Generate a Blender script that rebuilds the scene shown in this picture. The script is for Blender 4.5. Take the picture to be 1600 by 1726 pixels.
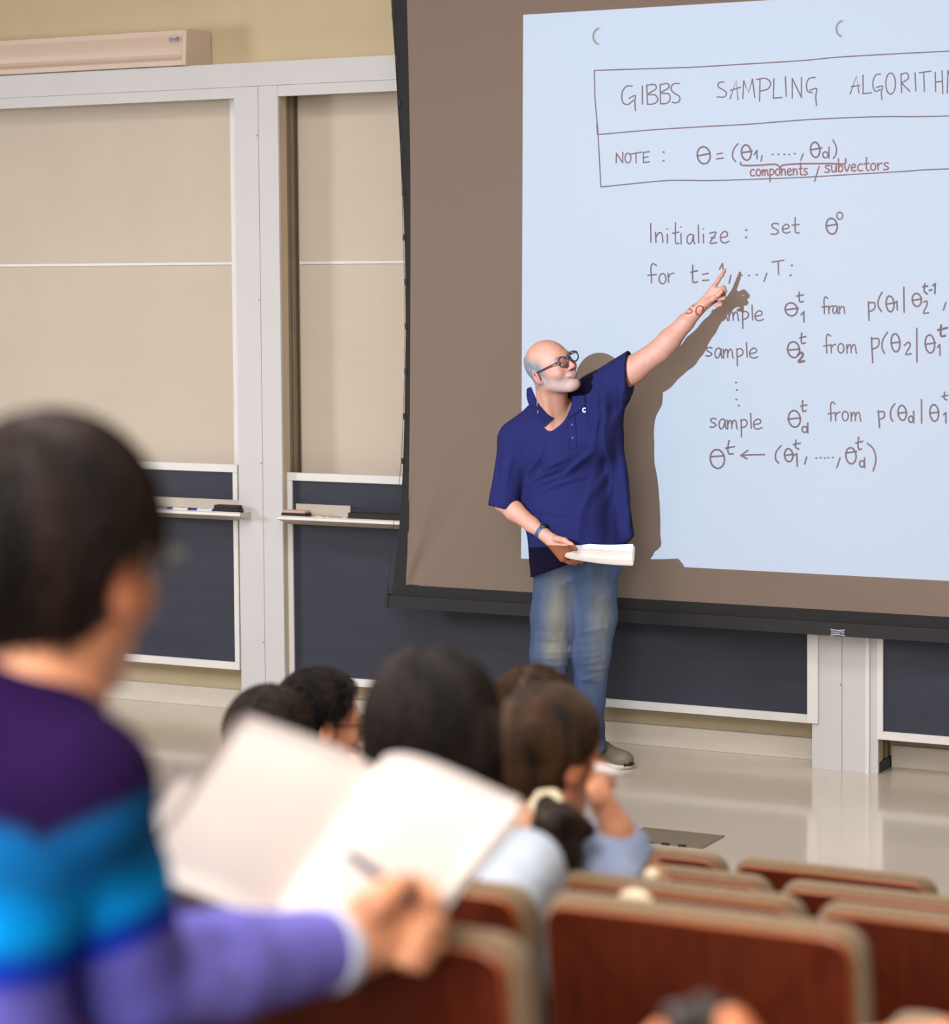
import bpy, bmesh, math, random
import numpy as np
from mathutils import Vector, Matrix
random.seed(7); np.random.seed(7)
for o in list(bpy.data.objects): bpy.data.objects.remove(o)
SC = bpy.context.scene
COL = SC.collection

# ------------------------------------------------------------------ camera (solved from the room's vanishing points)
W, H = 1600., 1726.
FPX, PX, PY, EYE = 4225., 800., 700., 2.1
_X = -np.array([-7300-PX, 515-PY, FPX]); _X /= np.linalg.norm(_X)
_D = np.array([1350-PX, 73000-PY, FPX]); _D -= _D.dot(_X)*_X; _D /= np.linalg.norm(_D)
_Z = -_D; _Y = np.cross(_Z, _X)
RC = np.array([_X, _Y, _Z])
EYEV = np.array([0., 0., EYE])
def ray(x, y): return RC @ np.array([(x-PX)/FPX, (y-PY)/FPX, 1.])
def PL(x, y, Y):            # point seen at photo position (x, y) on the upright plane at distance Y
    r = ray(x, y); return EYEV + r*(Y/r[1])
def PT(x, y, t):            # point seen at (x, y) at depth t
    return EYEV + t*ray(x, y)
def PZ(x, y, z):            # point seen at (x, y) on a level plane
    r = ray(x, y); return EYEV + r*((z-EYE)/r[2])
cam = bpy.data.cameras.new('camera'); co = bpy.data.objects.new('camera', cam); COL.objects.link(co)
co.matrix_world = Matrix(np.vstack([np.column_stack([RC@[1,0,0], RC@[0,-1,0], RC@[0,0,-1], EYEV]), [0,0,0,1]]).tolist())
cam.sensor_fit = 'AUTO'; cam.sensor_width = 36.; cam.lens = FPX/H*36.
cam.shift_y = (PY-H/2)/H; cam.shift_x = (W/2-PX)/H
cam.clip_start = .05; cam.clip_end = 60
cam.dof.use_dof = True; cam.dof.focus_distance = 10.55; cam.dof.aperture_fstop = cam.lens/1000/.029
SC.camera = co

# ------------------------------------------------------------------ exposure, world, lamps
SC.view_settings.view_transform = 'Standard'; SC.view_settings.look = 'None'
SC.view_settings.gamma = 1; SC.view_settings.exposure = 0.0; SC.view_settings.use_curve_mapping = False
wd = bpy.data.worlds.new('world'); SC.world = wd; wd.use_nodes = True
wd.node_tree.nodes['Background'].inputs[0].default_value = (1, .95, .9, 1)
wd.node_tree.nodes['Background'].inputs[1].default_value = .3
def lamp(name, kind, loc, aim, energy, color, size=1., size_y=None):
    l = bpy.data.lights.new(name, kind); l.energy = energy; l.color = color
    if kind == 'AREA':
        l.shape = 'RECTANGLE'; l.size = size; l.size_y = size_y or size
    o = bpy.data.objects.new(name, l); COL.objects.link(o); o.location = loc
    o.rotation_euler = (Vector(aim)-Vector(loc)).to_track_quat('-Z', 'Y').to_euler()
    return o
WARM = (1, .955, .905); NEUT = (1, .95, .90)
lamp('ceiling_lamp', 'AREA', (-5.5, 6.6, 4.52), (-5.5, 6.9, 0), 60, WARM, 3.4, 1.0)
lamp('ceiling_lamp', 'AREA', (-1.5, 6.6, 4.52), (-1.5, 6.9, 0), 75, WARM, 3.4, 1.0)
lamp('ceiling_lamp', 'AREA', (-3.5, 3.0, 4.52), (-3.3, 3.2, 0), 300, WARM, 6.0, 2.4)
lamp('ceiling_lamp', 'AREA', (-1.2, -1.0, 4.42), (-2.2, 2.4, 1.0), 230, WARM, 3.6, 1.4)
lamp('back_fill_light', 'AREA', (-1.6, -3.05, 2.7), (-3.2, 8.0, 1.0), 330, WARM, 4.6, 1.3)  # added frontal fill for screen, hands and arms; not a real wall fitting
lamp('side_lamp', 'AREA', (-11.2, 5.3, 2.5), (-6.6, 10.0, 1.2), 28, (.95, .97, 1), 1.0, 1.2).data.spread = math.radians(75)
LP = np.array([-4.25, 1.75, 2.76])          # lamp of the projector
PROJ_E = 11900.

# ------------------------------------------------------------------ materials
def lin(r, g, b):
    def c(v):
        v /= 255.; return v/12.92 if v <= .04045 else ((v+.055)/1.055)**2.4
    return (c(r), c(g), c(b), 1)
def nodes(m):
    m.use_nodes = True; return m.node_tree.nodes, m.node_tree.links, m.node_tree.nodes['Principled BSDF']
def mat(name, col, rough=.6, metal=0., noise=0., nscale=20., stretch=(1,1,1), bump=0., bscale=200., bstretch=None, spec=.5, coat=0., sheen=0., attr=False, sss=0., gen='Object'):
    m = bpy.data.materials.new(name); N, L, P = nodes(m)
    P.inputs['Roughness'].default_value = rough; P.inputs['Metallic'].default_value = metal
    P.inputs['Specular IOR Level'].default_value = spec
    P.inputs['Coat Weight'].default_value = coat
    P.inputs['Sheen Weight'].default_value = sheen
    tc = N.new('ShaderNodeTexCoord')
    if sss:
        P.inputs['Subsurface Weight'].default_value = sss
        P.inputs['Subsurface Radius'].default_value = (1, .35, .2); P.inputs['Subsurface Scale'].default_value = .006
    src = None
    if attr:
        a = N.new('ShaderNodeAttribute'); a.attribute_name = 'Col'; src = a.outputs['Color']
    if noise:
        mp = N.new('ShaderNodeMapping'); mp.inputs['Scale'].default_value = stretch
        nz = N.new('ShaderNodeTexNoise'); nz.inputs['Scale'].default_value = nscale; nz.inputs['Detail'].default_value = 4
        L.new(tc.outputs[gen], mp.inputs[0]); L.new(mp.outputs[0], nz.inputs['Vector'])
        mr = N.new('ShaderNodeMapRange'); mr.inputs[1].default_value = .25; mr.inputs[2].default_value = .75
        mr.inputs[3].default_value = 1-noise; mr.inputs[4].default_value = 1+noise
        L.new(nz.outputs['Fac'], mr.inputs[0])
        vm = N.new('ShaderNodeVectorMath'); vm.operation = 'SCALE'
        if src: L.new(src, vm.inputs[0])
        else: vm.inputs[0].default_value = col[:3]
        L.new(mr.outputs[0], vm.inputs['Scale']); src = vm.outputs[0]
    if src: L.new(src, P.inputs['Base Color'])
    else: P.inputs['Base Color'].default_value = col
    if bump:
        mp = N.new('ShaderNodeMapping'); mp.inputs['Scale'].default_value = bstretch or (1,1,1)
        nz = N.new('ShaderNodeTexNoise'); nz.inputs['Scale'].default_value = bscale; nz.inputs['Detail'].default_value = 3
        L.new(tc.outputs[gen], mp.inputs[0]); L.new(mp.outputs[0], nz.inputs['Vector'])
        b = N.new('ShaderNodeBump'); b.inputs['Strength'].default_value = bump; b.inputs['Distance'].default_value = .01
        L.new(nz.outputs['Fac'], b.inputs['Height']); L.new(b.outputs[0], P.inputs['Normal'])
    return m
M = {}
M['wall'] = mat('wall_paint', lin(206,190,158), .8, noise=.03, nscale=6, bump=.15, bscale=260)
M['ceil'] = mat('ceiling_paint', lin(225,220,210), .9, noise=.02, nscale=3)
M['trim'] = mat('trim_paint', lin(206,206,211), .5, noise=.02, nscale=4, bump=.04, bscale=300)
M['reveal'] = mat('reveal_paint', lin(196,178,152), .6, noise=.03, nscale=9)
M['frame'] = mat('aluminium_frame_paint', lin(228,228,230), .45, noise=.02, nscale=10)
M['panel'] = mat('tack_panel_cloth', lin(206,194,180), .85, noise=.035, nscale=2.2, bump=.25, bscale=330)
M['track'] = mat('dark_bronze_track', lin(136,124,106), .45, metal=.3, noise=.08, nscale=12)
M['chalk'] = mat('chalkboard_slate', lin(47,51,67), .66, noise=.16, nscale=2.4, stretch=(1,1,5), bump=.04, bscale=150)
M['tray'] = mat('tray_metal', lin(196,188,178), .5, noise=.04, nscale=14)
M['screen'] = mat('screen_cloth', lin(129,114,105), .8, noise=.015, nscale=80, bump=.05, bscale=500)
M['border'] = mat('screen_border_cloth', lin(34,33,38), .8, noise=.1, nscale=60)
M['bar'] = mat('black_bar_paint', lin(38,38,44), .5, noise=.1, nscale=30)
M['housing'] = mat('screen_housing_enamel', lin(212,192,178), .45, noise=.02, nscale=6)
M['kick'] = mat('black_rubber_kick', lin(28,28,34), .5, noise=.1, nscale=20)
M['base'] = mat('baseboard_paint', lin(214,206,196), .5, noise=.05, nscale=5, stretch=(1,1,6))
M['floor'] = mat('polished_floor', lin(212,200,187), .16, noise=.05, nscale=2.0, bump=.012, bscale=9, spec=.55, coat=.4)
M['floor'].node_tree.nodes['Principled BSDF'].inputs['Coat Roughness'].default_value = .07
M['tier'] = mat('tier_carpet', lin(84,74,68), .9, noise=.2, nscale=60, bump=.3, bscale=300)
M['wood'] = mat('chair_plywood', lin(86,30,12), .42, noise=.28, nscale=9, stretch=(7,7,.7), spec=.3, coat=.06)
M['woodedge'] = mat('chair_wood_edge', lin(156,76,30), .34, noise=.15, nscale=16, stretch=(1,1,1), coat=.3)
M['uph'] = mat('chair_upholstery', lin(126,102,76), .85, noise=.12, nscale=70, bump=.3, bscale=400, sheen=.2)
M['steel'] = mat('dark_steel', lin(54,50,48), .4, metal=.6, noise=.1, nscale=20)
M['cream'] = mat('cream_plastic', lin(236,218,186), .5, noise=.03, nscale=12)
M['skin'] = mat('skin', lin(220,170,145), .62, spec=.3, noise=.06, nscale=45, attr=True, sss=.12, bump=.08, bscale=260)
M['skin2'] = mat('skin_warm', lin(214,150,112), .5, noise=.05, nscale=30, attr=True, sss=.12)
M['polo'] = mat('polo_pique', lin(23,18,47), .9, spec=.12, noise=.08, nscale=90, bump=.25, bscale=520)
M['jeans'] = mat('denim', lin(70,92,130), .85, attr=True, noise=.16, nscale=16, stretch=(2,2,.6), bump=.25, bscale=420)
M['shoe'] = mat('shoe_grey', lin(122,116,102), .6, noise=.15, nscale=40)
M['sole'] = mat('shoe_sole', lin(196,192,180), .6, noise=.05, nscale=40)
M['lace'] = mat('shoe_lace', lin(42,36,120), .7, noise=.05, nscale=40)
M['greyhair'] = mat('grey_hair', lin(128,124,126), .8, attr=True, noise=.22, nscale=130, bump=.5, bscale=500)
M['glass_frame'] = mat('spectacle_frame', lin(26,26,40), .25, noise=.05, nscale=10)
M['band'] = mat('watch_band', lin(40,48,66), .5, noise=.05, nscale=40)
M['paper'] = mat('paper_white', lin(244,238,238), .7, noise=.012, nscale=8, bump=.03, bscale=60)
M['paper2'] = mat('notebook_paper', lin(234,224,219), .7, noise=.012, nscale=8, bump=.05, bscale=14)
M['button'] = mat('white_button', lin(240,240,240), .4, noise=.02, nscale=20)
M['sweater'] = mat('striped_knit', lin(40,30,80), .95, attr=True, noise=.12, nscale=34, bump=.35, bscale=190, spec=.12)
M['card'] = mat('cardboard_back', lin(196,160,112), .8, noise=.06, nscale=22)
M['pen'] = mat('pen_plastic', lin(52,38,66), .35, noise=.05, nscale=20)
M['blue'] = mat('marker_blue', lin(30,50,170), .4, noise=.03, nscale=20)
M['eraser'] = mat('felt_dark', lin(52,46,50), .9, noise=.25, nscale=140, bump=.4, bscale=300)
M['pink'] = mat('eraser_top_dusty', lin(206,172,164), .8, noise=.12, nscale=60)
M['grate'] = mat('floor_box_steel', lin(142,128,118), .5, metal=.1, noise=.2, nscale=60, bump=.3, bscale=200)
M['green'] = mat('green_grey_plastic', lin(128,134,112), .6, noise=.05, nscale=20)
M["cable"] = mat('black_cable', lin(40,40,44), .6, noise=.05, nscale=20)
M['bluewhite'] = mat('pale_blue_shirt_cloth', lin(196,206,226), .85, noise=.14, nscale=9, bump=.4, bscale=30)
M['bluegrey'] = mat('blue_grey_shirt_cloth', lin(146,160,192), .85, noise=.16, nscale=14, bump=.4, bscale=34)
M['darkcloth'] = mat('dark_cloth', lin(52,52,64), .9, noise=.12, nscale=14, bump=.3, bscale=40)
M['badge'] = mat('badge_blue', lin(66,62,110), .4, noise=.03, nscale=20)
M['badgewhite'] = mat('badge_white', lin(232,228,232), .5, noise=.03, nscale=20)
def hairmat(name, a, b, sc=26, stretch=(1,1,.25)):
    m = bpy.data.materials.new(name); N, L, P = nodes(m)
    P.inputs['Roughness'].default_value = .5; P.inputs['Specular IOR Level'].default_value = .25
    tc = N.new('ShaderNodeTexCoord'); mp = N.new('ShaderNodeMapping'); mp.inputs['Scale'].default_value = stretch
    nz = N.new('ShaderNodeTexNoise'); nz.inputs['Scale'].default_value = sc; nz.inputs['Detail'].default_value = 6
    cr = N.new('ShaderNodeValToRGB'); cr.color_ramp.elements[0].position = .35; cr.color_ramp.elements[1].position = .72
    cr.color_ramp.elements[0].color = a; cr.color_ramp.elements[1].color = b
    L.new(tc.outputs['Object'], mp.inputs[0]); L.new(mp.outputs[0], nz.inputs['Vector'])
    L.new(nz.outputs['Fac'], cr.inputs[0]); L.new(cr.outputs[0], P.inputs['Base Color'])
    n2 = N.new('ShaderNodeTexNoise'); n2.inputs['Scale'].default_value = sc*7; n2.inputs['Detail'].default_value = 4
    L.new(mp.outputs[0], n2.inputs['Vector'])
    b_ = N.new('ShaderNodeBump'); b_.inputs['Strength'].default_value = .8; b_.inputs['Distance'].default_value = .006
    L.new(n2.outputs['Fac'], b_.inputs['Height']); L.new(b_.outputs[0], P.inputs['Normal'])
    return m
M['blackhair'] = hairmat('black_hair', lin(10,7,8), lin(48,36,34))
M['brownhair'] = hairmat('brown_hair', lin(22,13,10), lin(88,58,32))
M['darkhair'] = hairmat('dark_brown_hair', lin(14,9,9), lin(58,40,30), 20)

# ------------------------------------------------------------------ object helpers
def link(o, parent=None):
    COL.objects.link(o)
    if parent is not None: o.parent = parent
    return o
def meshobj(name, verts, faces, m, parent=None, smooth=False):
    me = bpy.data.meshes.new(name); me.from_pydata([tuple(v) for v in verts], [], [tuple(f) for f in faces]); me.update()
    if m: me.materials.append(m)
    if smooth: me.polygons.foreach_set('use_smooth', [True]*len(me.polygons))
    return link(bpy.data.objects.new(name, me), parent)
def bmobj(name, bm, m, parent=None, smooth=False):
    me = bpy.data.meshes.new(name); bmesh.ops.recalc_face_normals(bm, faces=bm.faces); bm.to_mesh(me); bm.free()
    for x in (m if isinstance(m, list) else [m]): me.materials.append(x)
    if smooth: me.polygons.foreach_set('use_smooth', [True]*len(me.polygons))
    return link(bpy.data.objects.new(name, me), parent)
def empty(name, loc=(0,0,0)):
    o = bpy.data.objects.new(name, None); o.location = loc; o.empty_display_size = .1; COL.objects.link(o); return o
def tag(o, label=None, cat=None, group=None, kind=None):
    if label: o['label'] = label
    if cat: o['category'] = cat
    if group: o['group'] = group
    if kind: o['kind'] = kind
    return o
def box(bm, a, b, bev=0.):
    lo = Vector([min(p, q) for p, q in zip(a, b)]); hi = Vector([max(p, q) for p, q in zip(a, b)])
    r = bmesh.ops.create_cube(bm, size=1.); vs = r['verts']
    for v in vs: v.co = Vector([(lo[i]+hi[i])/2 + v.co[i]*(hi[i]-lo[i]) for i in range(3)])
    if bev:
        es = list({e for v in vs for e in v.link_edges})
        bmesh.ops.bevel(bm, geom=es, offset=bev, segments=2, affect='EDGES', profile=.7)
def bx(name, a, b, m, parent=None, bev=.003):
    bm = bmesh.new(); box(bm, a, b, bev); return bmobj(name, bm, m, parent)
def struct(name, a, b, m, bev=0.):
    o = bx(name, a, b, m, None, bev); o['kind'] = 'structure'; return o
def tube(bm, pts, r, n=10, cap=True, flat=None):
    pts = [Vector(p) for p in pts]; rs = r if hasattr(r, '__len__') else [r]*len(pts)
    prev = None; rings = []
    for i, p in enumerate(pts):
        t = (pts[min(i+1, len(pts)-1)]-pts[max(i-1, 0)]).normalized()
        if prev is None:
            u = t.orthogonal().normalized()
        else:
            u = (prev - t*prev.dot(t)).normalized()
        prev = u; w = t.cross(u)
        rings.append([bm.verts.new(p + (u*math.cos(2*math.pi*k/n) + w*math.sin(2*math.pi*k/n))*rs[i]) for k in range(n)])
    for a, b in zip(rings, rings[1:]):
        for k in range(n): bm.faces.new([a[k], a[(k+1)%n], b[(k+1)%n], b[k]])
    if cap: bm.faces.new(rings[0][::-1]); bm.faces.new(rings[-1])
def prism(bm, prof, a, b, axis=0):
    """extrude a closed profile (list of 2-D points in the two other axes) from a to b along axis"""
    def mk(p, s):
        v = [0,0,0]; oth = [i for i in range(3) if i != axis]; v[axis] = s; v[oth[0]] = p[0]; v[oth[1]] = p[1]; return bm.verts.new(v)
    A = [mk(p, a) for p in prof]; B = [mk(p, b) for p in prof]; n = len(prof)
    for k in range(n): bm.faces.new([A[k], A[(k+1)%n], B[(k+1)%n], B[k]])
    bm.faces.new(A); bm.faces.new(B[::-1])

# ------------------------------------------------------------------ signed-distance modelling: one continuous surface per body or garment
class Field:
    def __init__(s, lo, hi, h):
        s.lo = np.array(lo, float); s.h = h
        s.n = np.ceil((np.array(hi)-s.lo)/h).astype(int)+1
        s.ax = [ (s.lo[i]+h*np.arange(s.n[i])).astype(np.float32) for i in range(3)]
        s.F = np.full(s.n, 1., np.float32)
    def sub(s, lo, hi):
        a = np.clip(np.floor((np.array(lo)-s.lo)/s.h).astype(int), 0, s.n); b = np.clip(np.ceil((np.array(hi)-s.lo)/s.h).astype(int)+1, 0, s.n)
        sl = tuple(slice(a[i], b[i]) for i in range(3))
        X = s.ax[0][sl[0]][:,None,None]; Y = s.ax[1][sl[1]][None,:,None]; Z = s.ax[2][sl[2]][None,None,:]
        return sl, X, Y, Z
    def mix(s, sl, d, k, op):
        f = s.F[sl]
        if f.size == 0: return
        if op == 'add':
            if k: g = np.maximum(k-np.abs(f-d), 0)/k; s.F[sl] = np.minimum(f, d)-g*g*k*.25
            else: s.F[sl] = np.minimum(f, d)
        elif op == 'cut':
            d = -d
            if k: g = np.maximum(k-np.abs(f-d), 0)/k; s.F[sl] = np.maximum(f, d)+g*g*k*.25
            else: s.F[sl] = np.maximum(f, d)
        elif op == 'bump': s.F[sl] = f + d
    def cone(s, a, b, ra, rb=None, k=.02, op='add', sq=None):
        """tapered capsule; sq = (dir, factor) flattens it along dir"""
        a = np.array(a, float); b = np.array(b, float); rb = ra if rb is None else rb
        m = max(ra, rb)+max(k, .01)*1.2+3*s.h
        sl, X, Y, Z = s.sub(np.minimum(a, b)-m, np.maximum(a, b)+m)
        ab = b-a; L2 = ab.dot(ab)+1e-12
        px, py, pz = X-a[0], Y-a[1], Z-a[2]
        t = np.clip((px*ab[0]+py*ab[1]+pz*ab[2])/L2, 0, 1)
        qx, qy, qz = px-t*ab[0], py-t*ab[1], pz-t*ab[2]
        if sq:
            n = np.array(sq[0], float); n /= np.linalg.norm(n); c = (qx*n[0]+qy*n[1]+qz*n[2])*(sq[1]-1)
            qx, qy, qz = qx+c*n[0], qy+c*n[1], qz+c*n[2]
        s.mix(sl, np.sqrt(qx*qx+qy*qy+qz*qz)-(ra+(rb-ra)*t), k, op)
    def chain(s, pts, rs, k=.02, op='add', sq=None):
        for i in range(len(pts)-1): s.cone(pts[i], pts[i+1], rs[i], rs[i+1], k, op, sq)
    def ell(s, c, r, Rm=None, k=.02, op='add'):
        """ellipsoid with half-axes r along the columns of Rm"""
        c = np.array(c, float); r = np.array(r, float); m = r.max()+max(k, .01)*1.2+3*s.h
        Rm = np.eye(3) if Rm is None else np.array(Rm)
        sl, X, Y, Z = s.sub(c-m, c+m)
        px, py, pz = X-c[0], Y-c[1], Z-c[2]
        q = [px*Rm[0,i]+py*Rm[1,i]+pz*Rm[2,i] for i in range(3)]
        k0 = np.sqrt(sum((q[i]/r[i])**2 for i in range(3))); k1 = np.sqrt(sum((q[i]/r[i]**2)**2 for i in range(3)))+1e-6
        s.mix(sl, k0*(k0-1)/k1, k, op)
    def half(s, p, n, k=.0, op='cut', lo=None, hi=None):
        """remove everything on the +n side of the plane through p"""
        n = np.array(n, float); n /= np.linalg.norm(n); p = np.array(p, float)
        sl, X, Y, Z = s.sub(s.lo if lo is None else lo, (s.lo+s.h*s.n) if hi is None else hi)
        d = -((X-p[0])*n[0]+(Y-p[1])*n[1]+(Z-p[2])*n[2])
        s.mix(sl, d, k, op)
    def fold(s, a, b, w, hgt, deep=None):
        """a soft ridge (hgt > 0) or crease (hgt < 0) along a line"""
        a = np.array(a, float); b = np.array(b, float); m = 3*w
        l_, h_ = np.minimum(a, b)-m, np.maximum(a, b)+m
        if deep: l_[1] -= .12; h_[1] = deep; ab = (b-a)*np.array([1,0,1])
        else: ab = b-a
        sl, X, Y, Z = s.sub(l_, h_)
        L2 = ab.dot(ab)+1e-12
        px, py, pz = X-a[0], (Y-a[1])*(0 if deep else 1), Z-a[2]
        t = (px*ab[0]+py*ab[1]+pz*ab[2])/L2; tc = np.clip(t, 0, 1)
        q2 = (px-tc*ab[0])**2+(py-tc*ab[1])**2+(pz-tc*ab[2])**2
        s.mix(sl, -hgt*np.exp(-q2/(w*w))*np.sin(np.pi*np.clip(tc*.86+.07, 0, 1)), 0, 'bump')
    def noise(s, amp, freq, seed=0, stretch=(1,1,1)):
        rs = np.random.RandomState(seed); X = s.ax[0][:,None,None]; Y = s.ax[1][None,:,None]; Z = s.ax[2][None,None,:]
        acc = 0
        for i in range(5):
            d = rs.normal(size=3); d /= np.linalg.norm(d); d = d*np.array(stretch)*freq*(.6+.8*rs.rand())
            acc = acc + np.sin(X*d[0]+Y*d[1]+Z*d[2]+rs.rand()*6.3)
        s.F += (acc*amp/3).astype(np.float32)
    def mesh(s, smooth=2):
        F = s.F; F = F.copy(); F[0]=F[-1]=1; F[:,0]=F[:,-1]=1; F[:,:,0]=F[:,:,-1]=1
        S = F < 0; nx, ny, nz = F.shape
        cnt = np.zeros((nx-1, ny-1, nz-1), np.int8)
        for i in (0,1):
            for j in (0,1):
                for k in (0,1): cnt += S[i:nx-1+i, j:ny-1+j, k:nz-1+k]
        act = (cnt > 0) & (cnt < 8); ijk = np.argwhere(act)
        idx = np.full(act.shape, -1, np.int32); idx[act] = np.arange(len(ijk))
        acc = np.zeros((len(ijk), 3)); num = np.zeros(len(ijk))
        C = [(i,j,k) for i in (0,1) for j in (0,1) for k in (0,1)]
        for a in C:
            for ax in range(3):
                if a[ax]: continue
                b = list(a); b[ax] = 1
                fa = F[ijk[:,0]+a[0], ijk[:,1]+a[1], ijk[:,2]+a[2]]; fb = F[ijk[:,0]+b[0], ijk[:,1]+b[1], ijk[:,2]+b[2]]
                cr = (fa < 0) != (fb < 0); t = np.where(cr, fa/np.where(fa == fb, 1, fa-fb), 0)
                p = np.array(a, float)[None]+np.zeros((len(ijk), 1)); p[:,ax] += t
                acc[cr] += p[cr]; num += cr
        V = s.lo + s.h*(ijk + acc/num[:,None])
        Q = []
        for ax in range(3):
            u, w = (ax+1)%3, (ax+2)%3
            lo = [slice(None)]*3; hi = [slice(None)]*3; lo[ax] = slice(0,-1); hi[ax] = slice(1,None)
            cr = S[tuple(lo)] != S[tuple(hi)]
            e = np.argwhere(cr); inside = S[tuple(lo)][cr]
            ok = (e[:,u] > 0) & (e[:,w] > 0) & (e[:,u] < F.shape[u]-1) & (e[:,w] < F.shape[w]-1); e = e[ok]; inside = inside[ok]
            def cell(du, dw):
                c = e.copy(); c[:,u] -= du; c[:,w] -= dw; return idx[c[:,0], c[:,1], c[:,2]]
            q = np.stack([cell(1,1), cell(0,1), cell(0,0), cell(1,0)], 1)
            q[~inside] = q[~inside][:, ::-1]; Q.append(q)
        Q = np.concatenate(Q)
        E = np.concatenate([Q[:,[0,1]], Q[:,[1,2]], Q[:,[2,3]], Q[:,[3,0]]])
        for it in range(smooth):
            for lam in (.5, -.52) if it else (.5,):
                A = np.zeros_like(V); n = np.zeros(len(V))
                for c in range(3): A[:,c] = np.bincount(E[:,0], V[E[:,1],c], len(V))+np.bincount(E[:,1], V[E[:,0],c], len(V))
                n = np.bincount(E[:,0], minlength=len(V))+np.bincount(E[:,1], minlength=len(V))
                V = V + lam*(A/n[:,None]-V)
        return V, Q
    def obj(s, name, m, parent=None, smooth=2, color=None, keep=None):
        V, Q = s.mesh(smooth)
        me = bpy.data.meshes.new(name)
        me.vertices.add(len(V)); me.vertices.foreach_set('co', V.astype(np.float32).ravel())
        me.loops.add(len(Q)*4); me.loops.foreach_set('vertex_index', Q.astype(np.int32).ravel())
        me.polygons.add(len(Q)); me.polygons.foreach_set('loop_start', np.arange(0, len(Q)*4, 4, dtype=np.int32))
        me.polygons.foreach_set('use_smooth', np.ones(len(Q), bool))
        me.update(calc_edges=True); me.validate()
        me.materials.append(m)
        if color is not None:
            c = color(V); c = np.hstack([c, np.ones((len(V), 1))]).astype(np.float32)
            at = me.color_attributes.new('Col', 'FLOAT_COLOR', 'POINT'); at.data.foreach_set('color', c.ravel())
        return link(bpy.data.objects.new(name, me), parent)
def frame3(F, L0):
    """head axes: forward, left, up as matrix columns"""
    F = np.array(F, float); F /= np.linalg.norm(F); L = np.array(L0, float); L -= L.dot(F)*F; L /= np.linalg.norm(L)
    return np.column_stack([F, L, np.cross(F, L)])
class Head:
    def __init__(s, c, A, sc=1.): s.c = np.array(c, float); s.A = A; s.s = sc
    def w(s, x, y, z): return s.c + s.s*(s.A @ np.array([x, y, z], float))
    def local(s, V): return ((V-s.c) @ s.A)/s.s
    def build(s, f, face=True, ears=True):
        A, S, w = s.A, s.s, s.w
        R = lambda *r: np.array(r)*S
        f.ell(w(-.008,0,.022), R(.098,.077,.086), A, .0)
        f.ell(w(.028,0,-.028), R(.064,.062,.088), A, .03*S)
        for y in (-1, 1):
            f.cone(w(-.002,.052*y,-.06), w(.062,.018*y,-.104), .022*S, .019*S, .03*S)
            f.ell(w(.062,.042*y,-.034), R(.024,.022,.022), A, .02*S)
        f.ell(w(.076,0,-.104), R(.019,.022,.018), A, .02*S)
        if face:
            f.cone(w(.08,-.034,.016), w(.08,.034,.016), .012*S, None, .014*S)
            for y in (-1, 1):
                f.ell(w(.098,.031*y,-.002), R(.016,.019,.012), A, .008*S, 'cut')
                f.ell(w(.078,.031*y,-.002), R(.0125,.014,.0125), A, .002*S)
            f.cone(w(.09,0,.006), w(.116,0,-.034), .007*S, .011*S, .010*S)
            for y in (-1, 1): f.ell(w(.103,.012*y,-.038), R(.011,.008,.008), A, .005*S)
            f.ell(w(.091,0,-.062), R(.012,.026,.011), A, .012*S)
            f.ell(w(.100,0,-.0655), R(.007,.021,.0042), A, .003*S)
            f.ell(w(.099,0,-.0745), R(.007,.018,.0048), A, .003*S)
            f.cone(w(.112,-.02,-.0695), w(.112,.02,-.0695), .0035*S, None, .004*S, 'cut')
        if ears:
            for y in (-1, 1):
                E = A @ np.array([[math.cos(.35), -y*math.sin(.35)*-1, 0], [ -y*math.sin(.35), math.cos(.35), 0], [0,0,1]]).T
                f.ell(w(-.012,.084*y,-.012), R(.022,.0100,.034), E, .006*S)
                f.ell(w(-.004,.095*y,-.008), R(.012,.0060,.021), E, .004*S, 'cut')
                f.ell(w(-.002,.079*y,-.040), R(.009,.006,.010), E, .006*S)
def hand_chain(f, pts, rs, k=.004): f.chain(pts, rs, k)
# ------------------------------------------------------------------ room shell
WY = 10.06
struct('floor', (-12.4, 5.70, -.12), (6.2, 10.4, 0), M['floor'])
ROWS = {'a': (5.20, -.018), 'b': (4.50, .126), 'c': (3.80, .282), 'd': (3.10, .44), 'e': (2.40, .58), 'f': (1.70, .68)}
for i, k in enumerate('abcdef'):
    y, z = ROWS[k]
    if k == 'a': continue
    y1 = y+.52
    struct('floor_tier', (-8.2, (y-.18) if k != 'f' else -3.2, -.12), (4.2, y1, z), M['tier'])
struct('floor_tier', (-8.2, 5.02, -.12), (4.2, 5.70, -.018), M['tier'])
struct('floor_tier', (-12.4, -3.2, -.12), (-8.2, 5.70, 0), M['tier']); struct('floor_tier', (4.2, -3.2, -.12), (6.2, 5.70, 0), M['tier'])
struct('wall_front', (-12.4, WY, 0), (6.2, WY+.2, 4.7), M['wall'])
struct('wall_left', (-12.5, -3.3, -.1), (-12.3, WY+.2, 4.7), M['wall'])
struct('wall_right', (6.1, -3.3, -.1), (6.3, WY+.2, 4.7), M['wall'])
struct('wall_back', (-12.4, -3.4, -.1), (6.2, -3.2, 4.7), M['wall'])
struct('ceiling', (-12.4, -3.3, 4.6), (6.2, WY+.2, 4.7), M['ceil'])
YF = 9.86
zt_head = PL(380, 107.7, YF)[2]; zt_val = PL(402, 146.3, YF)[2]; zb_val = PL(396, 165.4, YF)[2]
XL0, XL1 = PL(407.5, 1190, YF)[0], PL(480, 1190, YF)[0]; XLc = PL(447.5, 1190, YF)[0]
XR0, XR1 = PL(1369, 1296, YF)[0], PL(1480, 1304, YF)[0]; XRc = PL(1419, 1300, YF)[0]
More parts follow.
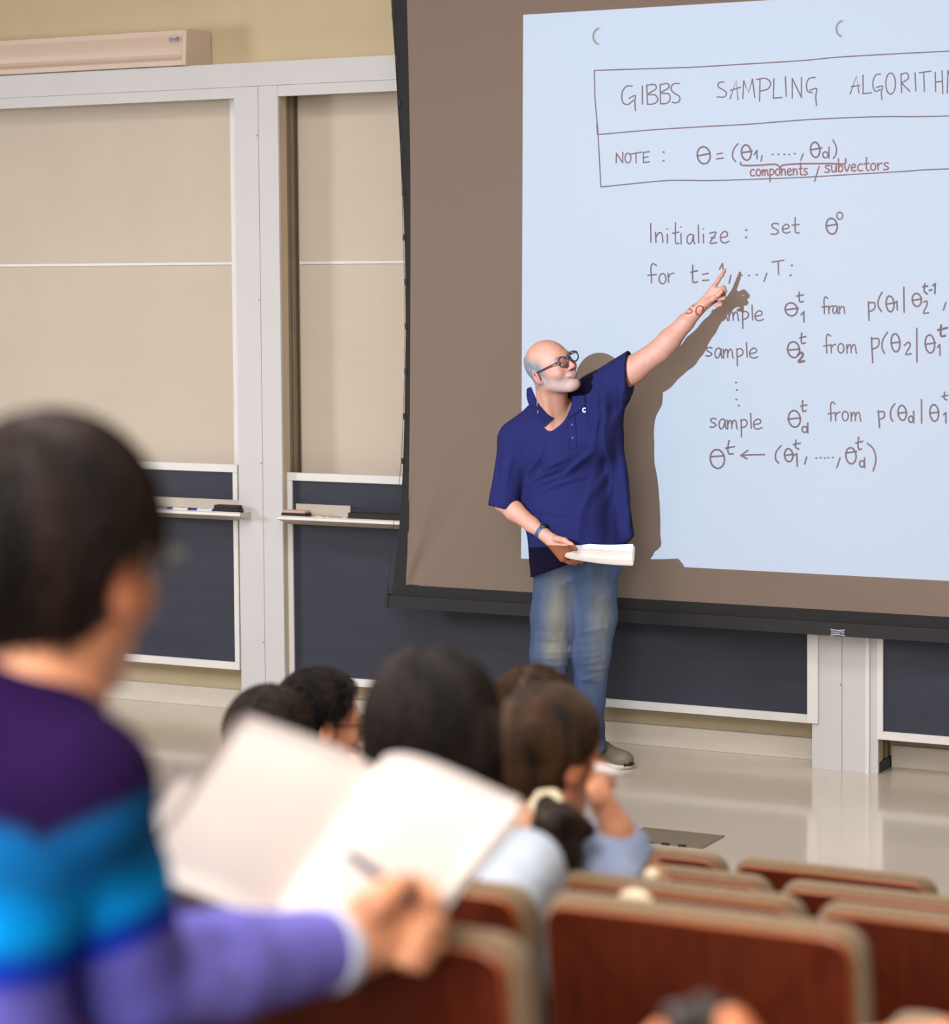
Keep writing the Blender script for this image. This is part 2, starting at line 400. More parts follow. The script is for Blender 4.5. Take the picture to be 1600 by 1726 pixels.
# front header and the two casings that hold the sliding boards
struct('trim_1', (-9.4, YF, zt_val), (.4, WY, zt_head), M['trim'])
struct('trim_2', (-9.4, YF+.004, zb_val), (XL0-.001, YF+.03, zt_val-.001), M['trim'])
struct('trim_3', (XL1+.001, YF+.004, zb_val), (XR0-.001, YF+.03, zt_val-.001), M['trim'])
struct('trim_4', (XR1+.001, YF+.004, zb_val), (.4, YF+.03, zt_val-.001), M['trim'])
def pillar(name, x0, xc, x1, sides):
    r = tag(empty(name, ((x0+x1)/2, WY, 0)), kind='structure')
    p = Matrix.Translation(-Vector(r.location))
    def part(n, a, b, m, bev=.0015):
        bm = bmesh.new(); box(bm, a, b, bev); bmesh.ops.transform(bm, matrix=p, verts=bm.verts); return bmobj(n, bm, m, r)
    part('cover_plate', (x0, YF, .0), (xc-.0004, YF+.02, zt_val-.001), M['trim'])
    part('cover_plate', (xc+.0004, YF+.003, .0), (x1, YF+.02, zt_val-.001), M['trim'])
    part('core', (x0+.004, YF+.021, .045), (x1-.004, YF+.055, zt_val-.001), M['reveal'])
    for k in range(4):                       # the tracks the boards slide in
        y0 = YF+.0575+k*.0345
        part('board_track', (x0+.008+.004*(k % 2), y0, .045), (x1-.006-.006*(k % 2), y0+.028, zt_val-.001), M['track'] if k else M['reveal'])
    part('core', (x0+.02, YF+.05, .045), (x1-.022, WY-.001, zt_val-.001), M['kick'])
    part('kick_block', (x0+.003, YF+.021, .0), (x1-.001, WY-.001, .045), M['kick'])
    for z in (.36, 1.20, 1.96, 2.72):
        part('screw', (xc-.008, YF-.002, z), (xc-.002, YF+.001, z+.006), M['track'], 0)
    return r
pillar('trim_5', XL0, XLc, XL1, 1); pillar('trim_6', XR0, XRc, XR1, 1)
struct('trim_7', (PL(1459.5, 1303, YF)[0], YF-.006, .0), (PL(1466, 1303, YF)[0], YF-.0005, zt_val), M['frame'])
zbb = PL(1365, 1242, WY)[2]
struct('baseboard_front', (-12.3, WY-.03, 0), (XL0-.002, WY-.001, zbb), M['base'], .004)
struct('baseboard_front', (XL1+.002, WY-.03, 0), (XR0-.002, WY-.001, zbb), M['base'], .004)
struct('baseboard_front', (XR1+.002, WY-.03, 0), (6.1, WY-.001, zbb), M['base'], .004)

# ------------------------------------------------------------------ boards
def group_box(r, n, a, b, m, bev=.002):
    bm = bmesh.new(); box(bm, a, b, bev); bmesh.ops.transform(bm, matrix=Matrix.Translation(-Vector(r.location)), verts=bm.verts); return bmobj(n, bm, m, r)
def chalkboard(x0, x1, Y, zb, zt, fw, label, sides=(1, 1)):
    r = tag(empty('chalkboard', ((x0+x1)/2, Y, zb)), label, 'chalkboard')
    group_box(r, 'writing_surface', (x0+fw*.6, Y+.010, zb+fw*.6), (x1-fw*.6, Y+.022, zt-fw*.6), M['chalk'], 0)
    group_box(r, 'frame_rail', (x0, Y, zt-fw), (x1, Y+.024, zt), M['frame'])
    group_box(r, 'frame_rail', (x0, Y, zb), (x1, Y+.024, zb+fw), M['frame'])
    fs = fw*.72
    if sides[0]: group_box(r, 'frame_stile', (x0, Y+.0005, zb+fw+.0005), (x0+fs, Y+.0235, zt-fw-.0005), M['frame'])
    if sides[1]: group_box(r, 'frame_stile', (x1-fs, Y+.0005, zb+fw+.0005), (x1, Y+.0235, zt-fw-.0005), M['frame'])
    return r
YC = 9.93
zb = PL(400, 1128, YC)[2]; zt = PL(401, 783, YC)[2]
chalkboard(-9.2, PL(407.5, 1100, YC)[0]+.0, YC-.02, zb, zt, .036, 'dark slate chalkboard in pale frame at far left, behind the purple-shouldered person')
xm0 = PL(490, 1000, YC)[0]
mid_board = chalkboard(xm0, PL(1379, 1100, YF)[0]-.012, YC-.02, PL(505, 1148, YC)[2], PL(500, 796.4, YC)[2], .036, 'long dark slate chalkboard passing beneath the projection screen, behind the lecturer')
group_box(mid_board, 'frame_stile', (PL(1361, 1150, YF-.012)[0], YF-.014, PL(1370, 1219, YF-.012)[2]), (PL(1379, 1150, YF-.012)[0], YF-.001, 1.17), M['frame'])
chalkboard(PL(1479.5, 1200, YF-.006)[0], .3, YF-.012, PL(1489, 1246, YF)[2], PL(500, 796.4, YC)[2], .034, 'dark chalkboard cut off by the right edge of the photo, right of the white casing')
def tackboard(x0, x1, Y, z0, z1, zm, label):
    r = tag(empty('tack_board', ((x0+x1)/2, Y, z0)), label, 'board')
    group_box(r, 'panel', (x0, Y, z0), (x1, Y+.02, zm-.007), M['panel'], .001)
    group_box(r, 'panel', (x0, Y, zm+.007), (x1, Y+.02, z1), M['panel'], .001)
    group_box(r, 'joint_strip', (x0, Y-.006, zm-.0065), (x1, Y+.018, zm+.0065), M['frame'], .001)
    return r
YW1, YW2 = 10.0, 10.035
xw = PL(397, 480, YW1)[0]
r = tackboard(-9.2, xw-.001, YW1, 1.0, zt_val-.01, PL(397, 443.8, YW1)[2], 'beige cloth board at far left under the long pale screen housing')
group_box(r, 'edge_strip', (xw, YW1-.03, 1.0), (XL0-.002, YW1+.018, zt_val-.01), M['frame'])
tackboard(XL1+.004, XR0-.004, YW2, 1.0, zt_val-.01, PL(560, 442.6, YW2)[2], 'narrow visible strip of beige cloth board between left casing and projection screen')
tackboard(XR1+.004, .3, YW2, 1.0, zt_val-.01, PL(560, 442.6, YW2)[2], 'beige cloth board hidden behind the projection screen, right of the white casing')
# chalk trays
def tray(x0, x1, Yb, Yf, z, label, xplate=None, bracket='L'):
    r = tag(empty('chalk_tray', ((x0+x1)/2, Yb, z)), label, 'chalk tray')
    T = Matrix.Translation(-Vector(r.location))
    bm = bmesh.new()
    prism(bm, [(Yf, z), (Yf, z-.014), (Yf+.006, z-.018), (Yb-.002, z-.052), (Yb-.002, z-.03), (Yf+.012, z-.010), (Yf+.008, z)], x0, x1)
    bmesh.ops.transform(bm, matrix=T, verts=bm.verts); bmobj('tray_trough', bm, M['tray'], r)
    bm = bmesh.new(); prism(bm, [(Yf-.006, z-.0150), (Yf-.001, z-.0155), (Yf+.0045, z+.001), (Yf+.003, z+.0015)], x0, x1); bmesh.ops.transform(bm, matrix=T, verts=bm.verts); bmobj('lip', bm, M['frame'], r)
    group_box(r, 'shelf', (x0+.002, Yf+.008, z-.0115), (x1-.002, Yb-.003, z-.0065), M['tray'], 0)
    group_box(r, 'back_plate', (x0+.02, Yb-.006, z-.006), (x1 if xplate is None else xplate, Yb-.003, z+.045), M['tray'], .0005)
    for x in (x0, x1):
        s = 1 if x == x0 else -1
        bm = bmesh.new(); prism(bm, [(Yf+.001, z-.001), (Yf+.001, z-.016), (Yb-.004, z-.055), (Yb-.004, z-.002)], x-s*.001, x-s*.004)
        bmesh.ops.transform(bm, matrix=T, verts=bm.verts); bmobj('end_bracket', bm, M['tray'], r)
    return r
YT = 9.77
zT1 = PL(380, 863.5, YT)[2]; xT1 = PL(405, 865, YT)[0]
tray(-9.1, xT1, YC-.02, YT, zT1, 'metal chalk tray at left holding the blue-capped markers')
zT2 = PL(474, 869.5, YT)[2]; xT2 = PL(467, 870, YT)[0]
tray(xT2, XR0-.3, YC-.02, YT, zT2, 'metal chalk tray right of the left casing, running behind the screen edge', xplate=PL(590, 870, YC-.03)[0])
ZS1, ZS2 = zT1-.006, zT2-.006
def marker(x, y, z, ang, n_label, capc):
    r = tag(empty('whiteboard_marker', (x, y, z+.0085)), n_label, 'marker'); r.rotation_euler = (0, 0, ang)
    for nm, a, b, rad, m in (('barrel', -.055, .03, .0078, M['badgewhite']), ('cap', .0305, .062, .0085, M[capc]), ('print_band', -.035, .012, .0079, M['badge'])):
        if nm == 'print_band':
            bm = bmesh.new()
            for k in range(7): box(bm, (a+k*.0066, -.0035, .0066), (a+k*.0066+.0042, .0035, .0078))
            bmobj('print', bm, M['badge'], r); continue
        bm = bmesh.new(); tube(bm, [(a, 0, 0), (a+.003, 0, 0), (b-.003, 0, 0), (b, 0, 0)], [rad*.7, rad, rad, rad*.75], 12); bmobj(nm, bm, m, r, True)
    bm = bmesh.new(); tube(bm, [(-.062, 0, 0), (-.0555, 0, 0)], .006, 10); bmobj('end_plug', bm, M[capc], r, True)
p = PL(300, 855.5, 9.80); marker(p[0]+.0, 9.803, ZS1-.0005, math.pi+.02, 'white marker with blue cap pointing left, nearest the middle of left tray', 'blue')
p = PL(341, 857.5, 9.80); marker(p[0]+.0, 9.803, ZS1-.0005, math.pi-.03, 'white marker with blue cap right against the dark felt eraser', 'blue')
p = PL(318, 852, 9.84); bm = bmesh.new(); tube(bm, [(p[0]-.06, 9.85, ZS1+.006), (p[0]+.05, 9.845, ZS1+.006)], .006, 10)
tag(bmobj('black_pen', bm, M['pen'], None, True), 'thin black pen lying behind the two blue-capped markers on left tray', 'pen')
def eraser(x0, x1, y0, y1, z, h, label, two):
    r = tag(empty('felt_eraser', ((x0+x1)/2, (y0+y1)/2, z)), label, 'eraser')
    group_box(r, 'felt_pad', (x0, y0, z+.0005), (x1, y1, z+h*.62), M['eraser'], .004)
    group_box(r, 'back_grip', (x0+.002, y0+.003, z+h*.62), (x1-.002, y1-.003, z+h), M['pink'] if two else M['eraser'], .005)
eraser(PL(359, 855, 9.79)[0], PL(400, 855, 9.79)[0], 9.79, 9.84, ZS1, .036, 'charcoal felt eraser at the right end of left chalk tray', False)
eraser(PL(474, 865, 9.79)[0], PL(514, 865, 9.79)[0], 9.79, 9.85, ZS2, .030, 'black felt eraser with dusty pink top at left end of the second tray', True)
p = PL(243, 851, 9.83)
bm = bmesh.new(); tube(bm, [(p[0]-.13, 9.835, ZS1+.017), (p[0]-.002, 9.835, ZS1+.017)], .0165, 18); r = bmobj('paper_roll', bm, M['badgewhite'], None, True)
tag(r, 'short white roll with greenish end cap on left chalk tray', 'roll')
bm = bmesh.new(); tube(bm, [(p[0]-.0015, 9.835, ZS1+.017), (p[0]+.004, 9.835, ZS1+.017)], .0166, 18); bmobj('end_cap', bm, M['green'], r, True)
p = PL(263, 850, 9.85); bm = bmesh.new(); tube(bm, [(p[0], 9.85, ZS1), (p[0], 9.85, ZS1+.008), (p[0], 9.85, ZS1+.022)], [.009, .010, .007], 12)
tag(bmobj('eraser_knob', bm, M['tray'], None, True), 'small round grey knob standing right of the white roll on left tray', 'knob')
x0, x1 = PL(591, 870, 9.87)[0], PL(700, 880, 9.87)[0]
r = tag(empty('board_wiper', ((x0+x1)/2, 9.87, ZS2)), 'long black board wiper lying on second tray beside the screen edge', 'eraser')
group_box(r, 'felt_strip', (x0, 9.845, ZS2+.0005), (x1, 9.895, ZS2+.026), M['eraser'], .003); group_box(r, 'holder', (x0+.004, 9.86, ZS2+.0262), (x1-.004, 9.885, ZS2+.044), M['bar'], .003)
for k, (a, b) in enumerate(((531, 545), (549, 553), (576, 582))):
    p = PL((a+b)/2, 869, 9.80); L = (b-a)/400.
    bm = bmesh.new(); tube(bm, [(p[0]-L/2, 9.80+.006*k, ZS2+.0048), (p[0]+L/2, 9.803+.006*k, ZS2+.0048)], .0046, 8)
    tag(bmobj('chalk_stick', bm, M['cream'], None, True), ['longest white chalk piece on the second tray, nearest the pink-topped eraser', 'tiny white chalk stub in the middle of the second tray', 'white chalk stub near the black board wiper'][k], 'chalk', 'chalk pieces on the second tray')

# ------------------------------------------------------------------ pale screen housing high on the left
YH = 9.83
xh = PL(312, 107, YH)[0]; zh0 = zt_head+.003; zh1 = PL(318, 49, 9.87)[2]; hh = zh1-zh0
r = tag(empty('screen_housing', (-8.2, WY-.012, zh0)), 'long pale pink-beige housing of a rolled-up screen on the wall, top left', 'screen housing')
T = Matrix.Translation(-Vector(r.location))
def prof(o):
    return [(WY-.012, zh0+hh), (9.875-o, zh0+hh), (9.868-o, zh0+hh*.985), (9.868-o, zh0+hh*.86), (9.862-o, zh0+hh*.855)] + \
           [(9.862-o+.028*math.sin(math.pi*.5*k/7), zh0+hh*(.84-.50*k/7)) for k in range(8)] + \
           [(9.880-o, zh0+hh*.26), (9.862-o, zh0+hh*.20), (9.848-o, zh0+hh*.165), (9.842-o, zh0+hh*.14), (9.842-o, zh0+hh*.01), (9.85-o, zh0), (WY-.012, zh0)]
bm = bmesh.new(); prism(bm, prof(0), -10.2, xh-.022); bmesh.ops.transform(bm, matrix=T, verts=bm.verts)
bmobj('case', bm, M['housing'], r)
bm = bmesh.new(); prism(bm, [(WY-.012, zh0+hh*1.0), (9.866, zh0+hh*1.0), (9.852, zh0+hh*.96), (9.846, zh0+hh*.8), (9.836, zh0+hh*.05), (9.84, zh0-.001), (WY-.012, zh0-.001)], xh-.0215, xh)
bmesh.ops.transform(bm, matrix=T, verts=bm.verts); bmesh.ops.bevel(bm, geom=list(bm.edges), offset=.002, segments=1, affect='EDGES'); bmobj('end_cap', bm, M['housing'], r)
def badge(parent, c, w, h, Y, loc, text='DA-LITE'):
    """small maker's plate: blue bow-tie field between two white bars"""
    x0, x1 = c[0]-w/2, c[0]+w/2; z = c[2]
    V = [(x0, Y, z+h*.5), (c[0], Y, z+h*.36), (x1, Y, z+h*.5), (x1, Y, z-h*.5), (c[0], Y, z-h*.36), (x0, Y, z-h*.5)]
    V = [(a-loc[0], b-loc[1], d-loc[2]) for a, b, d in V]
    o = meshobj('badge', V+[(a, b+.002, d) for a, b, d in V], [(0,1,2,3,4,5)[::-1]]+[(i, (i+1) % 6, (i+1) % 6+6, i+6) for i in range(6)], M['badge'], parent)
    bm = bmesh.new()
    for s in (1, -1):
        for (xa, za, xb, zb_) in ((x0, .5, c[0], .36), (c[0], .36, x1, .5)):
            q = [(xa, z+s*h*za), (xb, z+s*h*zb_), (xb, z+s*h*(zb_-.1)), (xa, z+s*h*(za-.1))]
            bm.faces.new([bm.verts.new((a-loc[0], Y-.0006-loc[1], d-loc[2])) for a, d in q])
    bmobj('badge_bar', bm, M['badgewhite'], o)
    cu = bpy.data.curves.new('badge_text', 'FONT'); cu.body = text; cu.size = h*.56; cu.align_x = 'CENTER'; cu.align_y = 'CENTER'; cu.extrude = .0001; cu.offset = 0
    t = bpy.data.objects.new('badge_text', cu); me_ = bpy.data.meshes.new_from_object(t); bpy.data.objects.remove(t); me_.materials.clear(); me_.materials.append(M['badgewhite']); t = link(bpy.data.objects.new('badge_text', me_), o)
    t.location = (c[0]-loc[0], Y-.0009-loc[1], c[2]-loc[2]); t.rotation_euler = (math.pi/2, 0, 0)
    return o
c = PL(292, 65.8, 9.855); badge(r, c, .048, .021, 9.857, r.location)

# ------------------------------------------------------------------ projection screen
YS = 9.745
scr = tag(empty('projection_screen', (-3.4, YS, .58)), 'large hanging projection screen with black border showing the handwritten page', 'projection screen')
TS = Matrix.Translation(-Vector(scr.location))
inner = [(686,-60),(686,0),(690,160),(692,300),(692,450),(691.5,600),(691,700),(690,790),(688,870),(687,935),(685,986)]
outer = [(657,-60),(660,0),(664,60),(670,160),(675,250),(680,350),(683,450),(684,560),(682,690),(679.5,778),(676,850),(672,900),(668,940),(662,985),(659,1003)]
def curve_xz(pts):
    P = np.array([PL(a, b, YS) for a, b in pts]); z = P[::-1,2]; x = P[::-1,0]; return lambda q: np.interp(q, z, x)
fi, fo = curve_xz(inner), curve_xz(outer)
zf0 = PL(685, 986, YS)[2]; zbar1 = PL(657, 1003, YS)[2]; zbar0 = PL(657, 1023.5, YS)[2]; ztop = 3.86; XSR = -1.25; XMID = (float(fi(1.0))+XSR)/2
def mirror(x): return 2*XMID-x
def wrinkle(x, z):
    d = 0.
    for (ax, az, bxx, bz, w, a) in ((-5.445,.70,-5.30,1.10,.022,.012),(-5.43,.70,-5.15,1.12,.035,-.010),(-5.30,1.05,-5.20,1.45,.04,.007),(-5.42,.95,-5.36,1.45,.018,-.005)):
        ux, uz = bxx-ax, bz-az; L2 = ux*ux+uz*uz; t = min(max(((x-ax)*ux+(z-az)*uz)/L2, 0), 1)
        q = (x-ax-t*ux)**2+(z-az-t*uz)**2; d += a*math.exp(-q/w/w)*(1-.7*t)
    return d
nz_, nx_ = 150, 200
V = []; Fc = []
for j in range(nz_+1):
    z = zf0+(ztop-zf0)*(j/nz_)**1.3; xl = float(fi(z)); xr = mirror(xl)
    for i in range(nx_+1):
        u = (i/nx_)**1.6; x = xl+(xr-xl)*u; V.append((x, YS-wrinkle(x, z), z))
for j in range(nz_):
    for i in range(nx_): a = j*(nx_+1)+i; Fc.append((a, a+1, a+nx_+2, a+nx_+1))
V = [tuple(TS @ Vector(v)) for v in V]
fab = meshobj('screen_fabric', V, Fc, M['screen'], scr, True)
def strip(name, f0, f1, z0, z1, Y, m, n=60):
    V = []; Fc = []
    for j in range(n+1):
        z = z0+(z1-z0)*j/n
        for x, y in ((f0(z), Y), (f1(z), Y), (f1(z), Y+.003), (f0(z), Y+.003)): V.append(tuple(TS @ Vector((float(x), y, z))))
    for j in range(n):
        for k in range(4): a = j*4; Fc.append((a+k, a+(k+1) % 4, a+4+(k+1) % 4, a+4+k))
    Fc += [(0,1,2,3), (4*n, 4*n+1, 4*n+2, 4*n+3)]
    return meshobj(name, V, Fc, m, scr)
strip('side_border', lambda z: fo(z), lambda z: fi(max(z, zf0))+.004, zbar1-.002, ztop, YS+.001, M['border'])
strip('side_border', lambda z: mirror(fi(max(z, zf0)))-.004, lambda z: mirror(fo(z)), zbar1-.002, ztop, YS+.001, M['border'])
strip('bottom_border', lambda z: fi(zf0)+.002, lambda z: mirror(fi(zf0))-.002, zbar1-.002, zf0+.002, YS+.0015, M['border'], 2)
xb0 = PL(656.5, 1010, YS)[0]; xb1 = mirror(xb0)
group_box(scr, 'bottom_bar', (xb0, YS-.010, zbar0), (xb1, YS+.014, zbar1), M['bar'], .002)
for s, x in ((-1, xb0), (1, xb1)):
    group_box(scr, 'bar_end_cap', (x, YS-.013, zbar0-.003), (x+s*.017, YS+.017, zbar1+.004), M['bar'], .002)
    bm = bmesh.new(); tube(bm, [(x+s*.008, YS, zbar1+.005), (x+s*.008, YS, zbar1+.045)], .0035, 8); bmesh.ops.transform(bm, matrix=TS, verts=bm.verts); bmobj('tensioner', bm, M['cable'], scr)
tabs = [(663,24),(668.5,100),(672.5,173),(677,250),(680,325),(681.3,400),(684,475),(684.5,550),(684,626),(681.5,702),(678.5,777)]
for s in (0, 1):
    for a, b in tabs:
        q = PL(a, b, YS); x = q[0] if not s else mirror(q[0])
        bm = bmesh.new(); box(bm, (x-.006, YS-.004, q[2]-.014), (x+.008, YS+.0006, q[2]+.014), .002); bmesh.ops.transform(bm, matrix=TS, verts=bm.verts)
        bmobj('cable_tab', bm, M['bar'], scr)
    cp = [PL(a-1.5, b, YS) for a, b in [(658,-60),(661,0)]+tabs+[(674.5,817),(667,867),(660,940),(656.5,986)]]
    bm = bmesh.new(); tube(bm, [(c[0] if not s else mirror(c[0]), YS-.002, c[2]) for c in cp], .0012, 6); bmesh.ops.transform(bm, matrix=TS, verts=bm.verts)
    bmobj('tension_cable', bm, M['cable'], scr)
group_box(scr, 'roller_case', (fo(3.4)-.15, YS-.1, ztop-.02), (mirror(fo(3.4))+.15, YS+.14, ztop+.2), M['bar'], .01)
for s in (.15, .85):
    x = xb0+(xb1-xb0)*s; group_box(scr, 'case_hanger', (x-.02, YS-.02, ztop+.2), (x+.02, YS+.03, 4.6), M['bar'])
c = PL(1412.5, 1066, YS-.011); badge(scr, c, .062, .027, YS-.0125, scr.location)

# ------------------------------------------------------------------ projector: a lamp, a slide with the page opening, and the inked strokes on it
page = [PL(882, 25, YS), PL(878.5, 940, YS)]
xp0, xp0b, zp0, zp1 = page[0][0], page[1][0], page[1][2]-.004, page[0][2]; xp1 = -1.80
DS = .30; KS = DS/(YS-LP[1]); YSL = LP[1]+DS
def to_slide(p): return LP+(np.array(p)-LP)*KS
aim = np.array([(xp0+xp1)/2, YS, (zp0+zp1)/2])
pr = tag(empty('projector', tuple(LP)), 'projector hung from the ceiling throwing the handwritten page onto the screen', 'projector')
TPm = Matrix.Translation(-Vector(LP))
sp = bpy.data.lights.new('projector_lamp', 'SPOT'); sp.energy = PROJ_E; sp.shadow_soft_size = 0.; sp.spot_size = math.radians(44); sp.spot_blend = 0; sp.color = (.362, .64, 1.)
so = bpy.data.objects.new('projector_lamp', sp); COL.objects.link(so); so.parent = pr
so.rotation_euler = Vector(aim-LP).to_track_quat('-Z', 'Y').to_euler()
cs = [to_slide((xp0b, YS, zp0)), to_slide((xp1, YS, zp0-.0)), to_slide((xp1, YS, zp1)), to_slide((xp0, YS, zp1))]
cc = sum(cs)/4; E = .26
ou = [cc+np.array(v) for v in ((-E,0,-E),(E,0,-E),(E,0,E),(-E,0,E))]
mpl = mat('slide_mask_black', lin(12,12,12), .9, noise=.1)
meshobj('slide_mask', [tuple(v-LP) for v in cs+ou], [(0,1,5,4),(1,2,6,5),(2,3,7,6),(3,0,4,7)], mpl, pr)
bm = bmesh.new()
for a, b in (((-.24,-.52,-.10),(.24,-.10,.12)),): box(bm, a, b, .02)
bmobj('case', bm, M['frame'], pr)
bm = bmesh.new(); tube(bm, [(0,-.30,.10),(0,-.30,4.6-LP[2])], .025, 12); bmobj('mounting_pole', bm, M['bar'], pr)
bm = bmesh.new()
for s in (-1, 1): box(bm, (cc[0]-LP[0]+s*E-.004, -.10, cc[2]-LP[2]-E), (cc[0]-LP[0]+s*E+.004, DS, cc[2]-LP[2]+E))
box(bm, (cc[0]-LP[0]-E, -.10, cc[2]-LP[2]-E-.004), (cc[0]-LP[0]+E, DS, cc[2]-LP[2]-E)); box(bm, (cc[0]-LP[0]-E, -.10, cc[2]-LP[2]+E), (cc[0]-LP[0]+E, DS, cc[2]-LP[2]+E+.004))
bmobj('lens_hood', bm, M['kick'], pr)
def inkmat(name, c):
    m = bpy.data.materials.new(name); m.use_nodes = True; N, L = m.node_tree.nodes, m.node_tree.links; N.remove(N['Principled BSDF'])
    t = N.new('ShaderNodeBsdfTransparent'); t.inputs[0].default_value = c; L.new(t.outputs[0], N['Material Output'].inputs[0]); return m
INK = inkmat('blue_black_ink', (.0, .015, .11, 1)); RED = inkmat('red_ink', (.26, .0, .08, 1)); GREY = inkmat('punch_hole_shade', (.22, .27, .27, 1)); GREY2 = inkmat('punch_hole_soft_shade', (.72, .76, .76, 1))
# ------------------------------------------------------------------ the handwriting (drawn on the slide, thrown onto the screen by the lamp)
def smoothp(P, n=5):
    P = [np.array(p, float) for p in P]
    if len(P) < 3: return P
    closed = np.linalg.norm(P[0]-P[-1]) < 1e-6
    Q = [P[-2] if closed else P[0]*2-P[1]] + P + [P[1] if closed else P[-1]*2-P[-2]]
    out = []
    for i in range(1, len(Q)-2):
        for k in range(n):
            t = k/n; a, b, c, d = Q[i-1:i+3]
            out.append(.5*(2*b+(c-a)*t+(2*a-5*b+4*c-d)*t*t+(3*b-a-3*c+d)*t**3))
    return out+[Q[-2]]
inkb = {'INK': ([], []), 'RED': ([], []), 'GREY': ([], []), 'GREY2': ([], [])}
def ribbon(P, w, key='INK', eps=0):
    """P: photo positions on the screen; w: stroke width in photo pixels"""
    V, Fc = inkb[key]; P = [np.array(p, float) for p in P]; n = len(P)
    L = []
    for i in range(n):
        t = P[min(i+1, n-1)]-P[max(i-1, 0)]; t = t/(np.linalg.norm(t)+1e-9); nn = np.array([-t[1], t[0]])
        c = P[i].copy()
        if i == 0: c = c-t*w*.3
        if i == n-1: c = c+t*w*.3
        L.append((c+nn*w/2, c-nn*w/2))
    b = len(V)
    for l, r in L:
        for q in (l, r):
            s = to_slide(PL(q[0], q[1], YS)); s = s+np.array([0, eps, 0]); V.append(tuple(s-LP))
    for i in range(n-1): Fc.append((b+2*i, b+2*i+1, b+2*i+3, b+2*i+2))
def el(cx, cy, rx, ry, a0=-100, a1=262, n=14, tilt=0.):
    return [(cx+rx*math.cos(math.radians(a0+(a1-a0)*k/n))-tilt*ry*math.sin(math.radians(a0+(a1-a0)*k/n)), cy+ry*math.sin(math.radians(a0+(a1-a0)*k/n))) for k in range(n+1)]
GL = {  # lower-case hand, unit box, y down
 's': [[(.95,.08),(.5,.0),(.12,.12),(.25,.4),(.75,.6),(.9,.82),(.5,1.),(.0,.97)]],
 'a': [[(.82,.14),(.5,.0),(.12,.2),(.02,.65),(.25,.98),(.6,.8),(.85,.15)],[(.85,.1),(.84,.6),(1.,1.)]],
 'm': [[(.02,.05),(.06,1.)],[(.06,.55),(.25,.1),(.42,.2),(.46,.95)],[(.47,.5),(.66,.08),(.86,.2),(.92,.7),(1.,1.)]],
 'n': [[(.05,.0),(.1,1.)],[(.1,.5),(.45,.05),(.8,.2),(.9,.98)]],
 'p': [[(.08,.0),(.14,2.)],[(.1,.12),(.6,.0),(.98,.3),(.8,.75),(.14,.95)]],
 'l': [[(.4,-.9),(.5,.0),(.6,1.)]],
 'e': [[(.05,.55),(.75,.42),(.8,.1),(.45,.0),(.08,.35),(.15,.85),(.55,1.),(1.,.85)]],
 'i': [[(.5,.1),(.55,1.)],[(.5,-.45),(.53,-.4)]],
 't': [[(.45,-.9),(.45,.0),(.5,.9),(1.,.95)],[(.0,.05),(1.,-.05)]],
 'r': [[(.1,.0),(.2,1.)],[(.2,.4),(.5,.1),(1.,.0)]],
 'o': [el(.5,.5,.48,.5)],
 'f': [[(.95,-.75),(.55,-.95),(.35,-.5),(.4,.3),(.4,1.)],[(.0,.25),(.95,.15)]],
 'c': [[(.95,.1),(.5,.0),(.08,.35),(.15,.85),(.55,1.),(1.,.9)]],
 'u': [[(.05,.0),(.08,.7),(.35,1.),(.75,.8),(.9,.0)],[(.9,.0),(.95,1.)]],
 'b': [[(.1,-.9),(.15,1.)],[(.15,.5),(.5,.1),(.95,.4),(.7,.95),(.15,.95)]],
 'v': [[(.0,.0),(.45,1.),(1.,.0)]],
 'z': [[(.05,.05),(.9,.0),(.1,1.),(1.,.97)],[(.2,.5),(.8,.48)]],
 'd': [el(.42,.55,.4,.45),[(.95,-.8),(.95,1.)]],
}
class Crop:
    def __init__(s, ox, oy, sc): s.ox, s.oy, s.sc = ox, oy, sc
    def st(s, pts, w=3.0, key='INK', sm=True):
        q = [(s.ox+x/s.sc, s.oy+y/s.sc) for x, y in pts]; ribbon(smoothp(q) if sm else q, w, key)
    def dot(s, x, y, w=3.2): s.st([(x-3, y), (x+3, y)], w, sm=False)
    def word(s, spec, w=3.0, key='INK'):
        for ch, x0, y0, x1, y1 in spec:
            for g in GL[ch]: s.st([(x0+(x1-x0)*a, y0+(y1-y0)*b) for a, b in g], w, key)
    def theta(s, cx, cy, rx, ry, bar=None, w=3.0):
        s.st(el(cx, cy, rx, ry, tilt=-.06), w); b = bar or (cx-rx*.92, cy-1, cx+rx*1.05, cy-6); s.st([(b[0], b[1]), (b[2], b[3])], w, sm=False)
A = Crop(980, 20, 1600/620.); B = Crop(1070, 330, 1600/530.); C_ = Crop(1070, 600, 1600/530.)
thin = 2.1; tw = 2.5
